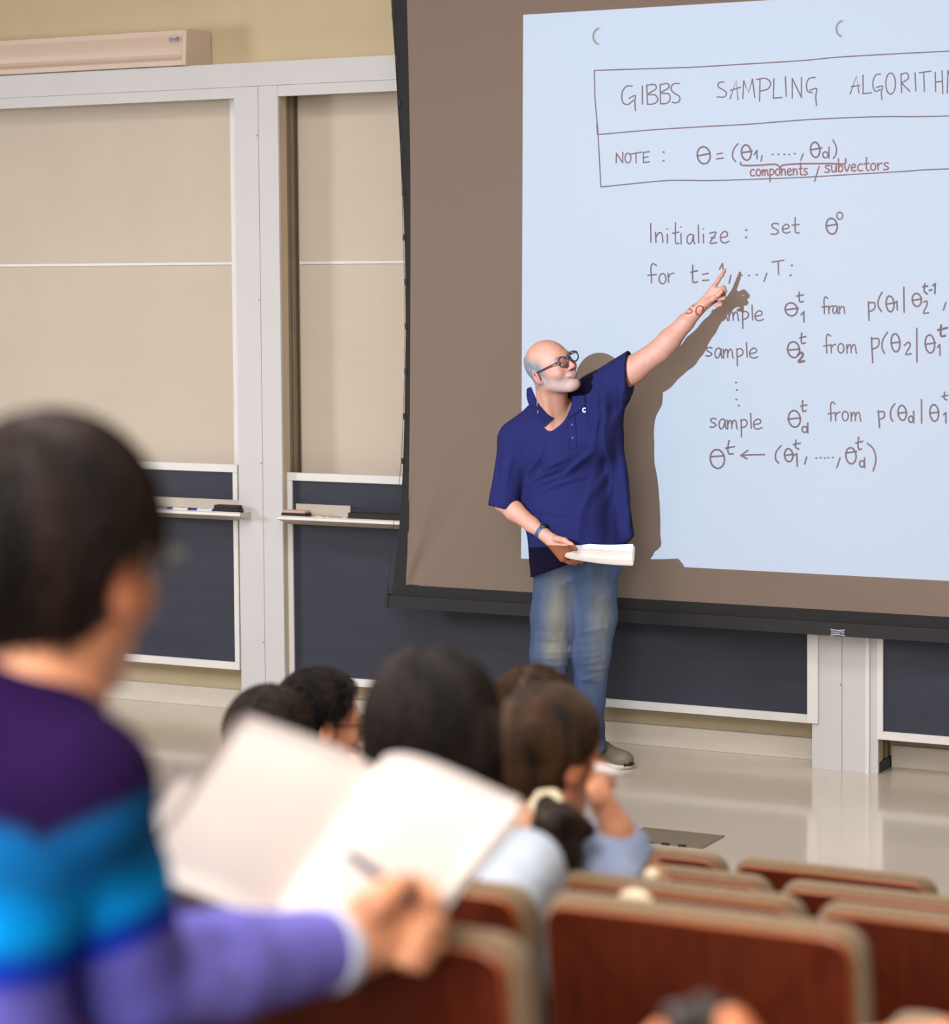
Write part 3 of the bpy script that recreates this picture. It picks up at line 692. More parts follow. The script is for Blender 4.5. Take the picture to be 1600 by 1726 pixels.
# title box
for P_ in ([(57,255),(60,380),(70,490),(73,535),(80,660),(85,762)], [(57,255),(200,250),(480,241),(700,228),(960,212),(1120,197),(1380,182),(1600,171),(2600,120)],
           [(72,534),(300,514),(520,500),(740,488),(1000,468),(1300,456),(1600,453),(2600,420)], [(85,762),(280,742),(400,733),(560,734),(760,728),(1000,718),(1200,706),(1420,693),(1600,683),(2600,650)], [(67,487),(71,534)]):
    A.st(P_, thin)
A.st([(2600,120),(2604,420),(2600,650)], thin)
T_ = [[(222,322),(195,325),(178,352),(180,392),(202,403),(228,384)],[(208,376),(235,364),(233,390),(236,430)],[(266,322),(266,402)],
 [(285,318),(288,402)],[(285,320),(318,316),(325,335),(290,358),(322,362),(333,385),(315,400),(288,402)],[(343,315),(345,400)],[(343,317),(375,312),(380,330),(347,352),(382,358),(385,385),(370,398),(345,400)],
 [(427,312),(402,313),(390,333),(402,352),(425,366),(428,386),(412,396),(395,393)],
 [(622,305),(600,308),(596,325),(615,338),(632,352),(622,370),(590,370)],[(648,378),(674,298),(682,382)],[(648,342),(693,328)],[(703,378),(707,300)],[(707,300),(728,352),(745,292)],[(745,292),(755,372)],
 [(778,292),(776,388)],[(762,295),(800,289),(824,308),(812,335),(778,345)],[(838,290),(836,376)],[(836,376),(874,372)],[(888,282),(892,368)],[(918,377),(918,290)],[(918,290),(958,372)],[(958,372),(958,285)],
 [(1018,285),(992,290),(980,315),(985,345),(1006,352)],[(995,341),(1024,334),(1020,370),(1024,408)],
 [(1170,357),(1198,278),(1209,354)],[(1174,326),(1212,320)],[(1226,275),(1226,356)],[(1226,356),(1263,352)],[(1303,270),(1281,276),(1268,310),(1278,345),(1302,338)],[(1283,330),(1310,323),(1306,350),(1308,382)],
 el(1346,312,21,46),[(1391,270),(1394,352)],[(1391,272),(1415,266),(1424,288),(1394,310)],[(1394,310),(1430,346)],[(1452,265),(1456,345)],[(1490,262),(1493,346)],[(1470,265),(1522,258)],[(1540,262),(1542,346)],[(1570,255),(1573,356)],[(1540,306),(1571,302)],
 [(1592,354),(1596,255)],[(1596,255),(1620,320),(1646,250)],[(1646,250),(1652,350)]]
for q in T_: A.st(q, thin+.2, sm=len(q) > 3)
for q in ([(152,657),(153,615)],[(153,615),(180,656)],[(180,656),(181,611)],[(238,615),(239,657)],[(215,619),(262,610)],[(270,612),(271,656)],[(271,656),(297,652)],[(268,634),(291,631)],[(268,612),(297,608)]): A.st(q, thin+.2, sm=False)
A.st(el(203,636,13,21), thin+.2); A.dot(358,610,2.6); A.dot(358,648,2.6)
A.theta(533,624,28,37,(509,626,558,617)); A.st([(590,619),(615,614)], tw); A.st([(588,640),(618,636)], tw)
A.st([(682,573),(664,598),(658,630),(672,652)], tw); A.theta(718,612,21,33,(696,613,744,606)); A.st([(752,622),(764,602)], tw); A.st([(764,602),(765,640)], tw); A.st([(787,625),(782,650)], tw)
for x, y in ((833,620),(858,620),(884,620),(905,621),(929,617)): A.dot(x, y, 2.4)
A.st([(965,618),(955,646)], tw); A.theta(1018,600,20,33,(996,601,1047,592)); A.st(el(1062,622,11,13), tw); A.st([(1078,588),(1078,637)], tw); A.st([(1095,557),(1110,590),(1107,622),(1096,638)], tw)
# red brace and note
A.st([(693,655),(700,667),(760,668),(838,663),(858,670),(867,684)], 3.0, 'RED'); A.st([(867,684),(878,667),(960,661),(1080,660),(1145,661),(1150,638)], 3.0, 'RED')
xs = 735
for i, ch in enumerate('components'):
    wd_ = 31 if ch == 'm' else (20 if ch in 'ts' else 24); y = 686+(-.022)*(xs-735)
    A.word([(ch, xs, y, xs+wd_-4, y+28)], 2.6, 'RED'); xs += wd_+1.6
A.st([(1035,672),(1015,738)], 2.6, 'RED')
xs = 1060
for i, ch in enumerate('subvectors'):
    wd_ = 27; y = 668-.045*(xs-1060); A.word([(ch, xs, y, xs+wd_-4, y+30)], 2.6, 'RED'); xs += wd_+1.4
# Initialize : set theta0
B.st([(82,140),(83,236)], tw); B.word([('n',104,185,148,238),('i',160,190,172,240),('t',193,188,226,245),('i',230,185,242,246),('a',266,195,306,246),('l',318,192,332,240),('i',344,190,356,240),('z',380,188,418,240),('e',434,182,480,240)], tw)
B.dot(568,175); B.dot(568,212); B.word([('s',694,140,736,196),('e',750,146,792,190),('t',800,148,838,190)], tw); B.theta(1003,155,28,40,(980,153,1033,145)); B.st(el(1044,102,15,18), tw)
# for t = 1, ... , T :
B.word([('f',66,393,114,443),('o',124,396,160,448),('r',166,394,200,440)], tw); B.st([(296,354),(295,410),(298,440),(320,438)], 2.9); B.st([(285,390),(320,381)], 2.9)
B.st([(345,400),(375,395)], 2.7); B.st([(345,431),(378,429)], 2.7); B.st([(432,374),(447,345)], 2.7); B.st([(447,345),(451,380),(453,408)], 2.7); B.st([(490,405),(481,445)], 2.7)
for x, y in ((545,405),(582,406),(622,402)): B.dot(x, y, 2.8)
B.st([(673,394),(658,437)], tw); B.st([(731,334),(733,402)], tw); B.st([(699,337),(760,328)], tw); B.dot(800,355); B.dot(793,405)
def sample(c, dx, dy, w=tw):
    c.word([('s',362+dx,772+dy,396+dx,816+dy),('a',408+dx,775+dy,446+dx,826+dy),('m',450+dx,778+dy,502+dx,826+dy),('p',518+dx,778+dy,552+dx,822+dy),('l',562+dx,782+dy,580+dx,822+dy),('e',582+dx,776+dy,628+dx,826+dy)], w)
sample(B, 0, 0); sample(B, 28, -190)
def frm(c, dx, dy, s=1., w=tw):
    c.word([('f',962+dx,752+dy,1000+dx,802+dy),('r',996+dx,756+dy,1024+dx,800+dy),('o',1034+dx,752+dy,1066+dx,800+dy),('m',1078+dx,754+dy,1130+dx,802+dy)], w)
B.theta(797,578,31,33,(768,581,833,572)); B.st([(838,490),(837,520),(842,540),(860,538)], 2.8); B.st([(824,511),(860,504)], 2.8); B.st([(846,606),(861,590)], 2.8); B.st([(861,590),(862,642)], 2.8)
B.word([('f',952,556,986,600),('r',984,560,1010,600),('a',1008,560,1036,600),('n',1040,562,1072,600)], tw)
B.st([(1190,540),(1193,634)], 2.8); B.st([(1188,546),(1220,545),(1220,575),(1192,592)], 2.8); B.st([(1260,490),(1242,525),(1240,560),(1256,590)], 2.8); B.theta(1300,550,20,40,(1280,552,1322,546)); B.st([(1322,548),(1335,536)], 2.8); B.st([(1335,536),(1337,582)], 2.8)
B.st([(1370,465),(1372,593)], 2.8); B.theta(1436,530,23,33,(1412,533,1462,525)); B.st([(1470,542),(1486,536),(1488,556),(1470,596),(1497,595)], 2.8)
B.st([(1477,448),(1474,485),(1490,500)], 3.2); B.st([(1466,463),(1492,460)], 3.2); B.st([(1499,482),(1513,478)], 3.2); B.st([(1517,458),(1530,447)], 3.2); B.st([(1530,447),(1528,498)], 3.2); B.st([(1584,543),(1572,582)], 2.8)
B.theta(809,783,30,40,(780,786,842,780)); B.st([(850,698),(848,735),(853,752),(870,748)], 2.8); B.st([(840,724),(872,716)], 2.8); B.st([(832,808),(850,798),(856,814),(834,845),(864,841)], 4.2)
frm(B, 0, 0); B.st([(1205,720),(1212,850)], 2.8); B.st([(1205,728),(1240,728),(1240,765),(1209,782)], 2.8); B.st([(1287,694),(1263,735),(1260,775),(1272,802)], 2.8)
B.theta(1328,748,22,46,(1306,750,1352,744)); B.st([(1372,762),(1393,746),(1403,762),(1380,806),(1408,804)], 2.8); B.st([(1436,674),(1437,846)], 2.8); B.theta(1503,754,24,46,(1478,757,1532,748))
B.st([(1560,658),(1557,690),(1561,714),(1582,712)], 4.0); B.st([(1543,684),(1592,672)], 4.0); B.st([(1540,772),(1553,757)], 2.8); B.st([(1553,757),(1555,812)], 2.8)
for x, y in ((516,135),(520,173),(518,222),(530,253)): C_.dot(x, y, 2.6)
sample(C_, 21, -454); C_.theta(813,320,30,42,(779,322,846,315)); C_.st([(855,226),(854,260),(858,282),(873,278)], 2.8); C_.st([(844,256),(877,249)], 2.8); C_.st(el(865,374,13,15), 2.8); C_.st([(881,340),(881,393)], 2.8)
frm(C_, 22, -470); C_.st([(1240,278),(1247,366)], 2.8); C_.st([(1238,286),(1268,284),(1269,312),(1243,324)], 2.8); C_.st([(1325,243),(1306,270),(1303,310),(1314,332)], 2.8)
C_.theta(1362,290,21,38,(1341,292,1386,286)); C_.st(el(1406,322,11,16), 2.8); C_.st([(1420,280),(1421,342)], 2.8); C_.st([(1460,222),(1461,342)], 2.8); C_.theta(1525,290,22,42,(1503,292,1549,285)); C_.st([(1578,184),(1575,215),(1590,224)], 2.8); C_.st([(1562,207),(1594,200)], 2.8); C_.st([(1572,300),(1584,288)], 2.8); C_.st([(1584,288),(1585,342)], 2.8)
C_.theta(421,524,36,48,(387,513,457,508)); C_.st([(481,430),(474,470),(480,497),(502,498)], 2.8); C_.st([(462,470),(509,461)], 2.8)
C_.st([(661,502),(600,503),(541,506)], 2.8); C_.st([(577,480),(541,506)], 2.8); C_.st([(541,506),(572,524)], 2.8); C_.st([(745,457),(720,490),(718,525),(733,546)], 2.8)
C_.theta(784,505,21,33,(762,507,808,500)); C_.st([(811,506),(825,497)], 2.8); C_.st([(825,497),(828,562)], 2.8); C_.st([(822,428),(818,462),(836,475)], 2.8); C_.st([(807,451),(844,444)], 2.8); C_.st([(876,514),(865,551)], 2.8)
for x, y in ((925,520),(946,518),(968,520),(986,518),(1008,517)): C_.dot(x, y, 2.6)
C_.st([(1046,518),(1029,569)], 2.8); C_.theta(1101,508,26,41,(1076,494,1130,486)); C_.st([(1140,413),(1137,455),(1142,476),(1156,472)], 2.8); C_.st([(1124,444),(1162,434)], 2.8); C_.st(el(1157,549,12,16), 2.8); C_.st([(1170,518),(1171,570)], 2.8); C_.st([(1184,444),(1216,475),(1228,530),(1214,586)], 2.8)
# the two punch holes of the page
holes = []
for n_, (cx, cy) in enumerate(((84, 107), (1142, 74))):
    a = [(cx+33*math.cos(math.radians(t)), cy+36*math.sin(math.radians(t))) for t in range(255, 100, -12)]
    for k in ('GREY', 'GREY2'):
        inkb[k] = ([], []); A.st([(x+6, y) for x, y in a] if k == 'GREY2' else a, 3.2 if k == 'GREY2' else 2.6, k, False)
        holes.append((inkb.pop(k), GREY2 if k == 'GREY2' else GREY, n_, k))
for k, m in (('INK', INK), ('RED', RED)):
    V, Fc = inkb[k]; o = meshobj('page_ink', V, Fc, m, pr)
    o['kind'] = 'stuff'; tag(o, {'INK': 'blue-black handwriting of the projected page', 'RED': 'red handwritten note and brace of the projected page'}[k])
for (V, Fc), m, n_, k in holes: meshobj('punch_hole_shade', V, Fc, m, pr)
# ------------------------------------------------------------------ rows of fixed chairs, all facing the front wall
def rrect(w, h, r, n=5):
    P = []
    for cx, cz, a in ((w/2-r, h-r, 0), (-w/2+r, h-r, 90), (-w/2+r*.5, r*.5, 180), (w/2-r*.5, r*.5, 270)):
        rr = r if a < 180 else r*.5
        P += [(cx+rr*math.cos(math.radians(a+90*k/n)), cz+rr*math.sin(math.radians(a+90*k/n))) for k in range(n+1)]
    return P
def slab(bm, w, h, r, t, bev, y0, z0, rake, bow, mats=None, dip=0.):
    """rounded upright slab: outline rings stepped in for a soft edge; bow curves it about the sitter, rake leans it back"""
    steps = [(0, bev, 0), (bev*.3, bev*.3, 0), (bev, 0, 0), (t-bev, 0, 0), (t-bev*.3, bev*.3, 0), (t, bev, 0)]
    rings = []
    for yy, ins, _ in steps:
        ring = []
        for x, z in rrect(w-2*ins, h-2*ins, max(r-ins, .004)):
            z += ins; yb = y0+yy-bow*(x/(w/2))**2*-1-rake*z
            ring.append(bm.verts.new((x, yb, z0+z-dip*(1-(x/(w/2))**2)*(z/h))))
        rings.append(ring)
    n = len(rings[0]); fs = []
    for i, (a, b) in enumerate(zip(rings, rings[1:])):
        for k in range(n):
            f = bm.faces.new([a[k], a[(k+1) % n], b[(k+1) % n], b[k]]); fs.append((i, f))
    for ring, flip in ((rings[0], 0), (rings[-1], 1)):
        # fill with strips so that the bowed face stays smooth
        c = bm.verts.new(sum((v.co for v in ring), Vector())/n+Vector((0, -bow*.33, 0)))
        for k in range(n):
            fs.append((-1, bm.faces.new([ring[k], ring[(k+1) % n], c])))
    return fs
CW = .466
def make_chair():
    r = empty('lecture_chair')
    bm = bmesh.new(); fs = slab(bm, CW-.026, .442, .032, .011, .003, .0, .345, .13, .016)
    for i, f in fs: f.material_index = 1 if i in (0, 1, 2, 3, 4) else 0
    bmobj('back_shell', bm, [M['wood'], M['woodedge']], r, False)
    bm = bmesh.new(); slab(bm, CW, .455, .042, .05, .018, .0122, .345, .13, .016)
    bmobj('back_cushion', bm, M['uph'], r, True)
    bm = bmesh.new(); box(bm, (-.205, .10, .385), (.205, .50, .455), .025); bmobj('seat_cushion', bm, M['uph'], r)
    bm = bmesh.new(); box(bm, (-.20, .10, .368), (.20, .49, .384), .004); bmobj('seat_shell', bm, M['wood'], r)
    return r
def post(r, x, w=.018, end=False):
    bm = bmesh.new(); box(bm, (x-.008, .075, 0), (x+.008, .30, .60), .006); bmobj('side_standard', bm, M['steel'], r)
    bm = bmesh.new()
    if end: box(bm, (x-.006, .03, .592), (x+w, .13, .660), .024)
    else: box(bm, (x-w/2, .085, .601), (x+w/2, .34, .64), .010)
    bmobj('armrest', bm, M['uph'], r)
proto = make_chair(); post(proto, CW/2+.0095)
proto_end = make_chair(); post(proto_end, CW/2+.0095, .064, True)
def dup(root, loc):
    c = root.copy(); COL.objects.link(c); c.location = loc
    for ch in root.children:
        d = ch.copy(); COL.objects.link(d); d.parent = c
    return c
PITCH = CW+.019
def gapx(x, y, Y): return PL(x, y, Y)[0]
ORD = ['', 'next', 'second', 'third', 'fourth', 'fifth', 'sixth']
rows = {
 'a': (gapx(1235, 1452, 5.2), {-1: 'front-row chair with its top just left of the gap, nearest the floor box', 0: 'last chair at the right end of the front row, beside the shiny floor'}, -5, 0),
 'b': (gapx(1312, 1482, 4.5), {-1: 'second-row chair showing a short brown edge just below the floor box', 0: 'second-row chair running from the middle gap to the right edge of the photo'}, -5, 1),
 'c': (gapx(1372, 1520, 3.8), {-1: 'third-row chair in which the ponytailed person sits', 0: 'third-row chair with broad brown back cut off by the right photo edge'}, -4, 1),
 'd': (gapx(915, 1512, 3.1), {-1: 'chair of the long-haired person in the pale blue shirt, beside the writing hand', 0: 'large red-brown chair back in the lower right foreground'}, -3, 0),
 'e': (gapx(908, 1580, 2.4), {-1: 'nearest red-brown chair back, just below the hand holding the pen'}, -2, -1),
 'f': (gapx(4, 1650, 1.7), {-1: 'chair of the person in the striped sweater, a sliver at the lower left edge'}, -1, -1),
}
NAMES = {'a': 'front row', 'b': 'second row', 'c': 'third row', 'd': 'fourth row', 'e': 'fifth row', 'f': 'sixth row'}
for k, (gx, named, i0, i1) in rows.items():
    Y, z = ROWS[k]
    for i in range(i0, i1+1):
        x = gx+(i+.5)*PITCH
        c = dup(proto_end if (k, i) in (('d', 0), ('e', -1)) else proto, (x, Y, z))
        if i in named: l = named[i]
        elif i > 0: l = 'brown chair of the %s just beyond the right edge of the photo' % NAMES[k]
        else: l = 'brown chair of the %s, %s to the left of its first visible chair' % (NAMES[k], ORD[min(named)-i])
        tag(c, l, 'chair', 'lecture hall chairs')
for q_ in (proto, proto_end):
    for ch in list(q_.children): bpy.data.objects.remove(ch)
    bpy.data.objects.remove(q_)
# cream tips of folded writing tablets standing between the rows
def tablet(p, r, lab, grp='folded writing tablets'):
    w, h, d = r
    f = Field(np.array(p)-(w*1.6, d*2+.02, h*2.2), np.array(p)+(w*1.6, d*2+.02, h*2.2), min(w, h)/7)
    f.ell(p, (w, d, h), None, 0); f.half(np.array(p)-(0, 0, h*.35), (0, 0, -1), .004)
    o = f.obj('writing_tablet', M['cream'], None, 2); tag(o, lab, 'tablet', grp)
    q = bmesh.new(); tube(q, [(p[0], p[1], p[2]-h*.36), (p[0], p[1], p[2]-h*.36-.25)], .010, 8); bmobj('tablet_arm', q, M['steel'], o)
tablet(PL(1072, 1531, 3.40), (.034, .03, .013), 'cream oval tablet tip peeking over the large red-brown chair back')
tablet(PL(1100, 1477, 3.89), (.016, .014, .015), 'small white rounded tip right of the ponytailed person\'s elbow')
# ------------------------------------------------------------------ colour helpers for skin and cloth
def L3(r, g, b): return np.array(lin(r, g, b)[:3])
def sstep(a, b, x): t = np.clip((x-a)/(b-a), 0, 1); return t*t*(3-2*t)
def blend(c, w, col): w = np.clip(w, 0, 1)[:,None]; return c*(1-w)+w*np.array(col)
def vnoise(V, f, seed=1):
    rs = np.random.RandomState(seed); a = np.zeros(len(V))
    for i in range(6):
        d = rs.normal(size=3); d *= f*(.6+rs.rand())/np.linalg.norm(d); a += np.sin(V@d+rs.rand()*6.3)
    return a/6
def skin_color(head, base, lips, opts={}):
    def fn(V):
        c = np.tile(base, (len(V), 1)); q = head.local(V); x, y, z = q.T; near = (x*x+y*y+z*z) < .05
        w = np.exp(-(((np.abs(y)-.081)/.018)**2+((z+.012)/.04)**2+((x+.01)/.03)**2))*near; c = blend(c, w*.5, lips)
        w = np.exp(-(((x-.118)/.02)**2+(y/.02)**2+((z+.036)/.016)**2))*near; c = blend(c, w*.4, lips)
        w = np.exp(-(((x-.05)/.05)**2+((np.abs(y)-.045)/.02)**2+((z+.035)/.025)**2))*near; c = blend(c, w*.25, lips)
        if 'beard' in opts:
            n = .5+.5*vnoise(q, 900, 3)
            w = sstep(-.038, -.064, z-.30*np.abs(y)*0+.10*(x-.06))*sstep(-.012, .02, x)*sstep(-.155, -.12, z)*near; c = blend(c, w*(.35+.45*n), opts['beard'])
            w = np.exp(-((x-.105)/.02)**2-(y/.028)**2-((z+.054)/.007)**2)*near; c = blend(c, w*.5, opts['beard'])
        w = np.exp(-((x-.1)/.02)**2-(y/.022)**4-((z+.070)/.0075)**2)*near; c = blend(c, w*.85, lips*.85)
        w = np.exp(-((x-.09)/.02)**2-((np.abs(y)-.031)/.013)**4-((z+.0015)/.0045)**2)*near; c = blend(c, w*.9, L3(60,44,40))
        if 'brow' in opts:
            w = np.exp(-((x-.094)/.02)**2-((np.abs(y)-.034)/.018)**4-((z-.0195)/.0045)**2)*near; c = blend(c, w*.75, opts['brow'])
        if 'scalp' in opts:
            line = z+.48*x
            w = sstep(.078, .040, line+.006*vnoise(q, 160, 5))*sstep(.045, .02, x)*sstep(-.075, -.05, z)*near*(1-np.exp(-(((np.abs(y)-.086)/.014)**2+((z+.012)/.035)**2+((x+.01)/.022)**2)))
            c = blend(c, w*.75, opts['scalp'])
        if 'arm' in opts:
            n = vnoise(V, 500, 9)*.5+.5; c = blend(c, (~near)*n*.16, opts['arm'])
        return c
    return fn
def rot3(yaw, pitch, roll):
    cy, sy, cp, sn, cr, sr = math.cos(yaw), math.sin(yaw), math.cos(pitch), math.sin(pitch), math.cos(roll), math.sin(roll)
    return np.array([[cy,-sy,0],[sy,cy,0],[0,0,1]])@np.array([[cp,0,-sn],[0,1,0],[sn,0,cp]])@np.array([[1,0,0],[0,cr,-sr],[0,sr,cr]])

# ------------------------------------------------------------------ the lecturer
hd = Head(PL(928, 617, 9.20), rot3(-.40, .30, .35), 1.03)
Nf = np.array([.30, -.95, 0]); Nf /= np.linalg.norm(Nf)
lo = PL(815, 1310, 9.4)-(.05, .45, .1); hi = PL(1240, 440, 9.5)+(.05, .30, .05)
lo[2] = -.02
F = Field(lo, hi, .0048)
hd.build(F)
nb = PL(934, 722, 9.33)
F.cone(hd.w(-.036,0,-.052), nb+(-.006,.018,0), .064, .066, .03)
for s in (-1, 1): F.cone(hd.w(-.02,.055*s,-.05), nb+np.array([.02, -.05, 0])+s*np.array([.005,.01,0]), .014, .012, .02)
F.cone(nb+(0,.02,0), PL(950, 800, 9.44), .066, .10, .05, sq=(Nf, 1.7))
F.cone(PL(950, 800, 9.43), PL(972, 950, 9.44), .11, .10, .03, sq=(Nf, 1.6))
shR, elR, wrR = PL(868, 738, 9.31), PL(848, 846, 9.27), PL(918, 901, 9.215)
shL, elL, wrL = PL(1012, 662, 9.42), PL(1113, 590, 9.475), PL(1174, 524, 9.53)
F.cone(nb, shR, .05, .05, .04); F.cone(nb, shL, .055, .055, .04)
F.chain([shR, elR+(shR-elR)*.12, elR], [.05, .043, .040], .02)
F.chain([elR, elR+(wrR-elR)*.28, elR+(wrR-elR)*.7, wrR], [.039, .041, .031, .025], .015)
F.chain([shL, shL+(elL-shL)*.55, elL], [.052, .054, .047], .02)
F.chain([elL, elL+(wrL-elL)*.25, elL+(wrL-elL)*.7, wrL], [.046, .046, .034, .0285], .015)
# left hand, pointing at the screen
Yh = 9.545
q = lambda x, y, d=0.: PL(x, y, Yh+d)
for kn in ((1203,485),(1209,490),(1210,497),(1206,505)): F.cone(wrL, q(*kn), .020, .0125, .012)
F.chain([q(1202,486), q(1211,472,.02), q(1217,463.5,.035), q(1222,455.5,.05)], [.0115,.0098,.0088,.0074], .004)
F.chain([q(1208,490), q(1219.5,485,-.0), q(1222.5,491,-.022), q(1215,494,-.035)], [.0105,.0105,.0095,.0085], .003)
F.chain([q(1209,497), q(1220,495.5,.0), q(1220.5,503,-.02), q(1212,505,-.03)], [.0105,.0098,.009,.008], .003)
F.chain([q(1205,505), q(1216,508,.0), q(1214.5,515,-.015), q(1206,514.5,-.02)], [.0098,.0088,.008,.007], .003)
F.chain([q(1188,512,-.015), q(1201,504,-.035), q(1211,497,-.048), q(1217,491,-.05)], [.017,.0125,.0098,.0085], .006)
# right hand, gripping the papers
Yg = 9.20
g = lambda x, y, d=0.: PL(x, y, Yg+d)
for kn in ((957,917),(959,926),(956,935),(948,942)): F.cone(wrR, g(*kn), .021, .014, .012)
F.chain([g(957,926,.0), g(972,940,.01), g(986,944,.03)], [.0105,.0095,.008], .004)
F.chain([g(955,934,.0), g(968,944.5,.015), g(981,948,.035)], [.0105,.0095,.008], .004)
F.chain([g(947,941,.0), g(959,948,.015), g(971,950,.035)], [.010,.009,.0078], .004)
F.chain([g(957,920,.01), g(974,936,.02), g(990,940,.04)], [.0105,.0095,.008], .004)
F.chain([g(938,908,-.01), g(952,911,-.03), g(963,918,-.042), g(971,926,-.04)], [.015,.012,.0105,.0088], .006)
# legs inside the jeans
hL, kL, aL = PL(940, 985, 9.43), PL(927, 1105, 9.40), PL(913, 1262, 9.43)
hR, kR, aR = PL(1000, 985, 9.45), PL(998, 1105, 9.43), PL(1002, 1262, 9.50)
F.cone(PL(948,960,9.44), PL(992,960,9.45), .07, .07, .03)
F.chain([hL, kL, aL], [.07,.05,.036], .02); F.chain([hR, kR, aR], [.07,.05,.036], .02)
body = F.obj('person', M['skin'], None, 3, skin_color(hd, L3(161,100,73), L3(142,62,50), {'beard': L3(126,104,90), 'brow': L3(60,48,44), 'scalp': L3(110,88,76), 'arm': L3(120,84,66)}))
tag(body, 'bald lecturer in navy polo and jeans pointing up at the screen, papers in hand', 'person')
# hair: the short grey ring round the back of the head
f = Field(hd.c-.15, hd.c+.15, .0035)
f.ell(hd.w(-.008,0,.022), np.array((.1012,.0800,.0892))*hd.s, hd.A, 0)
f.half(hd.w(-.095,0,.086), hd.A@np.array([.50,0,1]), .006); f.half(hd.w(.026,0,0), hd.A@np.array([1,0,.25]), .006); f.half(hd.w(-.04,0,-.050), hd.A@np.array([-.5,0,-1]), .006)
f.noise(.0006, 420, 4)
f.obj('hair', M['greyhair'], body, 1, lambda V: np.tile(L3(98,88,84), (len(V), 1))*(1+.4*vnoise(V, 300, 2))[:,None])
# spectacles
def spectacles(h, parent, m, lens=True, sc=1., rr=(.0245, .0205)):
    bm = bmesh.new()
    for s in (-1, 1):
        c = np.array([.111, .033*s, -.003])
        tube(bm, [h.w(c[0]-abs(math.cos(t))*.0*s-.10*(abs(c[1]+rr[0]*math.cos(t))-.033)*.25, c[1]+rr[0]*math.cos(t), c[2]+rr[1]*math.sin(t)) for t in np.linspace(0, 2*math.pi, 21)], .0023*sc, 8, False)
        tube(bm, [h.w(.107, .057*s, .006), h.w(.098, .071*s, .007), h.w(.04, .083*s, .005), h.w(-.004, .088*s, .004), h.w(-.022, .087*s, -.012)], .0022*sc, 8)
    tube(bm, [h.w(.112, -.010, .002), h.w(.117, 0, .006), h.w(.112, .010, .002)], .0022*sc, 8)
    o = bmobj('spectacles', bm, m, parent, True)
    gm = bpy.data.materials.get('lens_glass')
    if gm is None:
        gm = bpy.data.materials.new('lens_glass'); N, L, P = nodes(gm); P.inputs['Transmission Weight'].default_value = 1; P.inputs['Roughness'].default_value = .02; P.inputs['IOR'].default_value = 1.06; P.inputs['Base Color'].default_value = (.93,.96,.98,1)
    for s in (-1, 1):
        pts = [h.w(.111, .033*s+rr[0]*.93*math.cos(t), -.003+rr[1]*.93*math.sin(t)) for t in np.linspace(0, 2*math.pi, 17)[:-1]]
        b2 = [p+h.A@np.array([.0012,0,0]) for p in pts]; n = len(pts)
        meshobj('lens', pts+b2, [tuple(range(n)), tuple(range(2*n-1, n-1, -1))]+[(i, (i+1) % n, (i+1) % n+n, i+n) for i in range(n)], gm, o)
    return o
spectacles(hd, body, M['glass_frame'], sc=1.35)
# polo shirt
lo = PL(815, 1000, 9.4)-(.04, .30, .0); hi = PL(1075, 585, 9.4)+(.06, .30, .03)
S = Field(lo, hi, .0055)
c1, c2, c3, c4 = PL(944, 782, 9.415), PL(962, 850, 9.42), PL(974, 930, 9.42), PL(972, 990, 9.43)
S.chain([c1, c2, c3, c4], [.190, .203, .198, .195], .03, sq=(Nf, 1.42))
S.ell(PL(966, 880, 9.37), (.15, .13, .15), None, .06)
S.cone(PL(930,716,9.34), PL(872,742,9.315), .072, .072, .05); S.cone(PL(938,716,9.36), PL(1006,668,9.41), .080, .090, .05)
S.cone(PL(903,700,9.345), PL(872,740,9.315), .052, .070, .03); S.ell(PL(942,768,9.36), (.13,.118,.10), None, .05); S.ell(PL(940,738,9.352), (.10,.094,.068), None, .04)
S.cone(PL(900,752,9.36), PL(1000,730,9.40), .11, .12, .06, sq=(Nf, 1.2))
eR = PL(853, 828, 9.27); S.chain([PL(872,744,9.315), eR+(eR-PL(872,744,9.315))*.25], [.074, .062], .03)
eL = PL(1062, 627, 9.445); S.chain([PL(1006,668,9.415), eL+(eL-PL(1006,668,9.415))*.5], [.094, .074], .03)
S.cone(PL(1030,700,9.42), PL(1058,900,9.46), .03, .028, .04)
# folds: from the raised shoulder down, across the belly, at the armpits and the sleeve
yf = 9.27
for a, b, w, hgt in (((1008,660),(1012,800),.012,.010),((1022,672),(1002,860),.010,.008),((1040,640),(1020,720),.012,.010),((1052,615),(1040,690),.010,.009),((1000,640),(996,720),.012,.007),
                     ((885,815),(945,790),.012,.010),((888,835),(985,800),.012,.009),((892,800),(920,760),.012,.009),((890,855),(1000,870),.014,.006),((990,780),(975,930),.014,.007),((1025,760),(1035,900),.016,.009),
                     ((1003,690),(992,760),.010,.009),((992,760),(950,802),.010,.010),((950,802),(892,822),.010,.010),((1012,700),(1006,780),.010,.008),((1006,780),(985,850),.011,.008),((960,770),(905,800),.009,.008),((1000,800),(1010,930),.012,-.006),((900,900),(960,935),.018,.006),((930,740),(905,830),.012,-.006),((870,760),(862,820),.010,.006),((850,760),(846,815),.010,-.006),((985,700),(1000,760),.010,-.006)):
    S.fold(PL(a[0],a[1],yf), PL(b[0],b[1],yf), w*1.0, hgt*1.7, 9.44)
S.noise(.0011, 38, 5)
S.half(eR, eR-PL(866,740,9.30)+np.array([.012,0,0]), .004, hi=PL(884,700,9.6)+(0,.3,0), lo=lo)
nL = np.array([.96,.16,.06]); S.half(eL, nL, .004)
S.cone(eR, eR+(eR-PL(872,744,9.315))*.6, .052, .055, .004, 'cut'); S.cone(eL-nL*.02, eL+nL*.2, .062, .066, .004, 'cut')
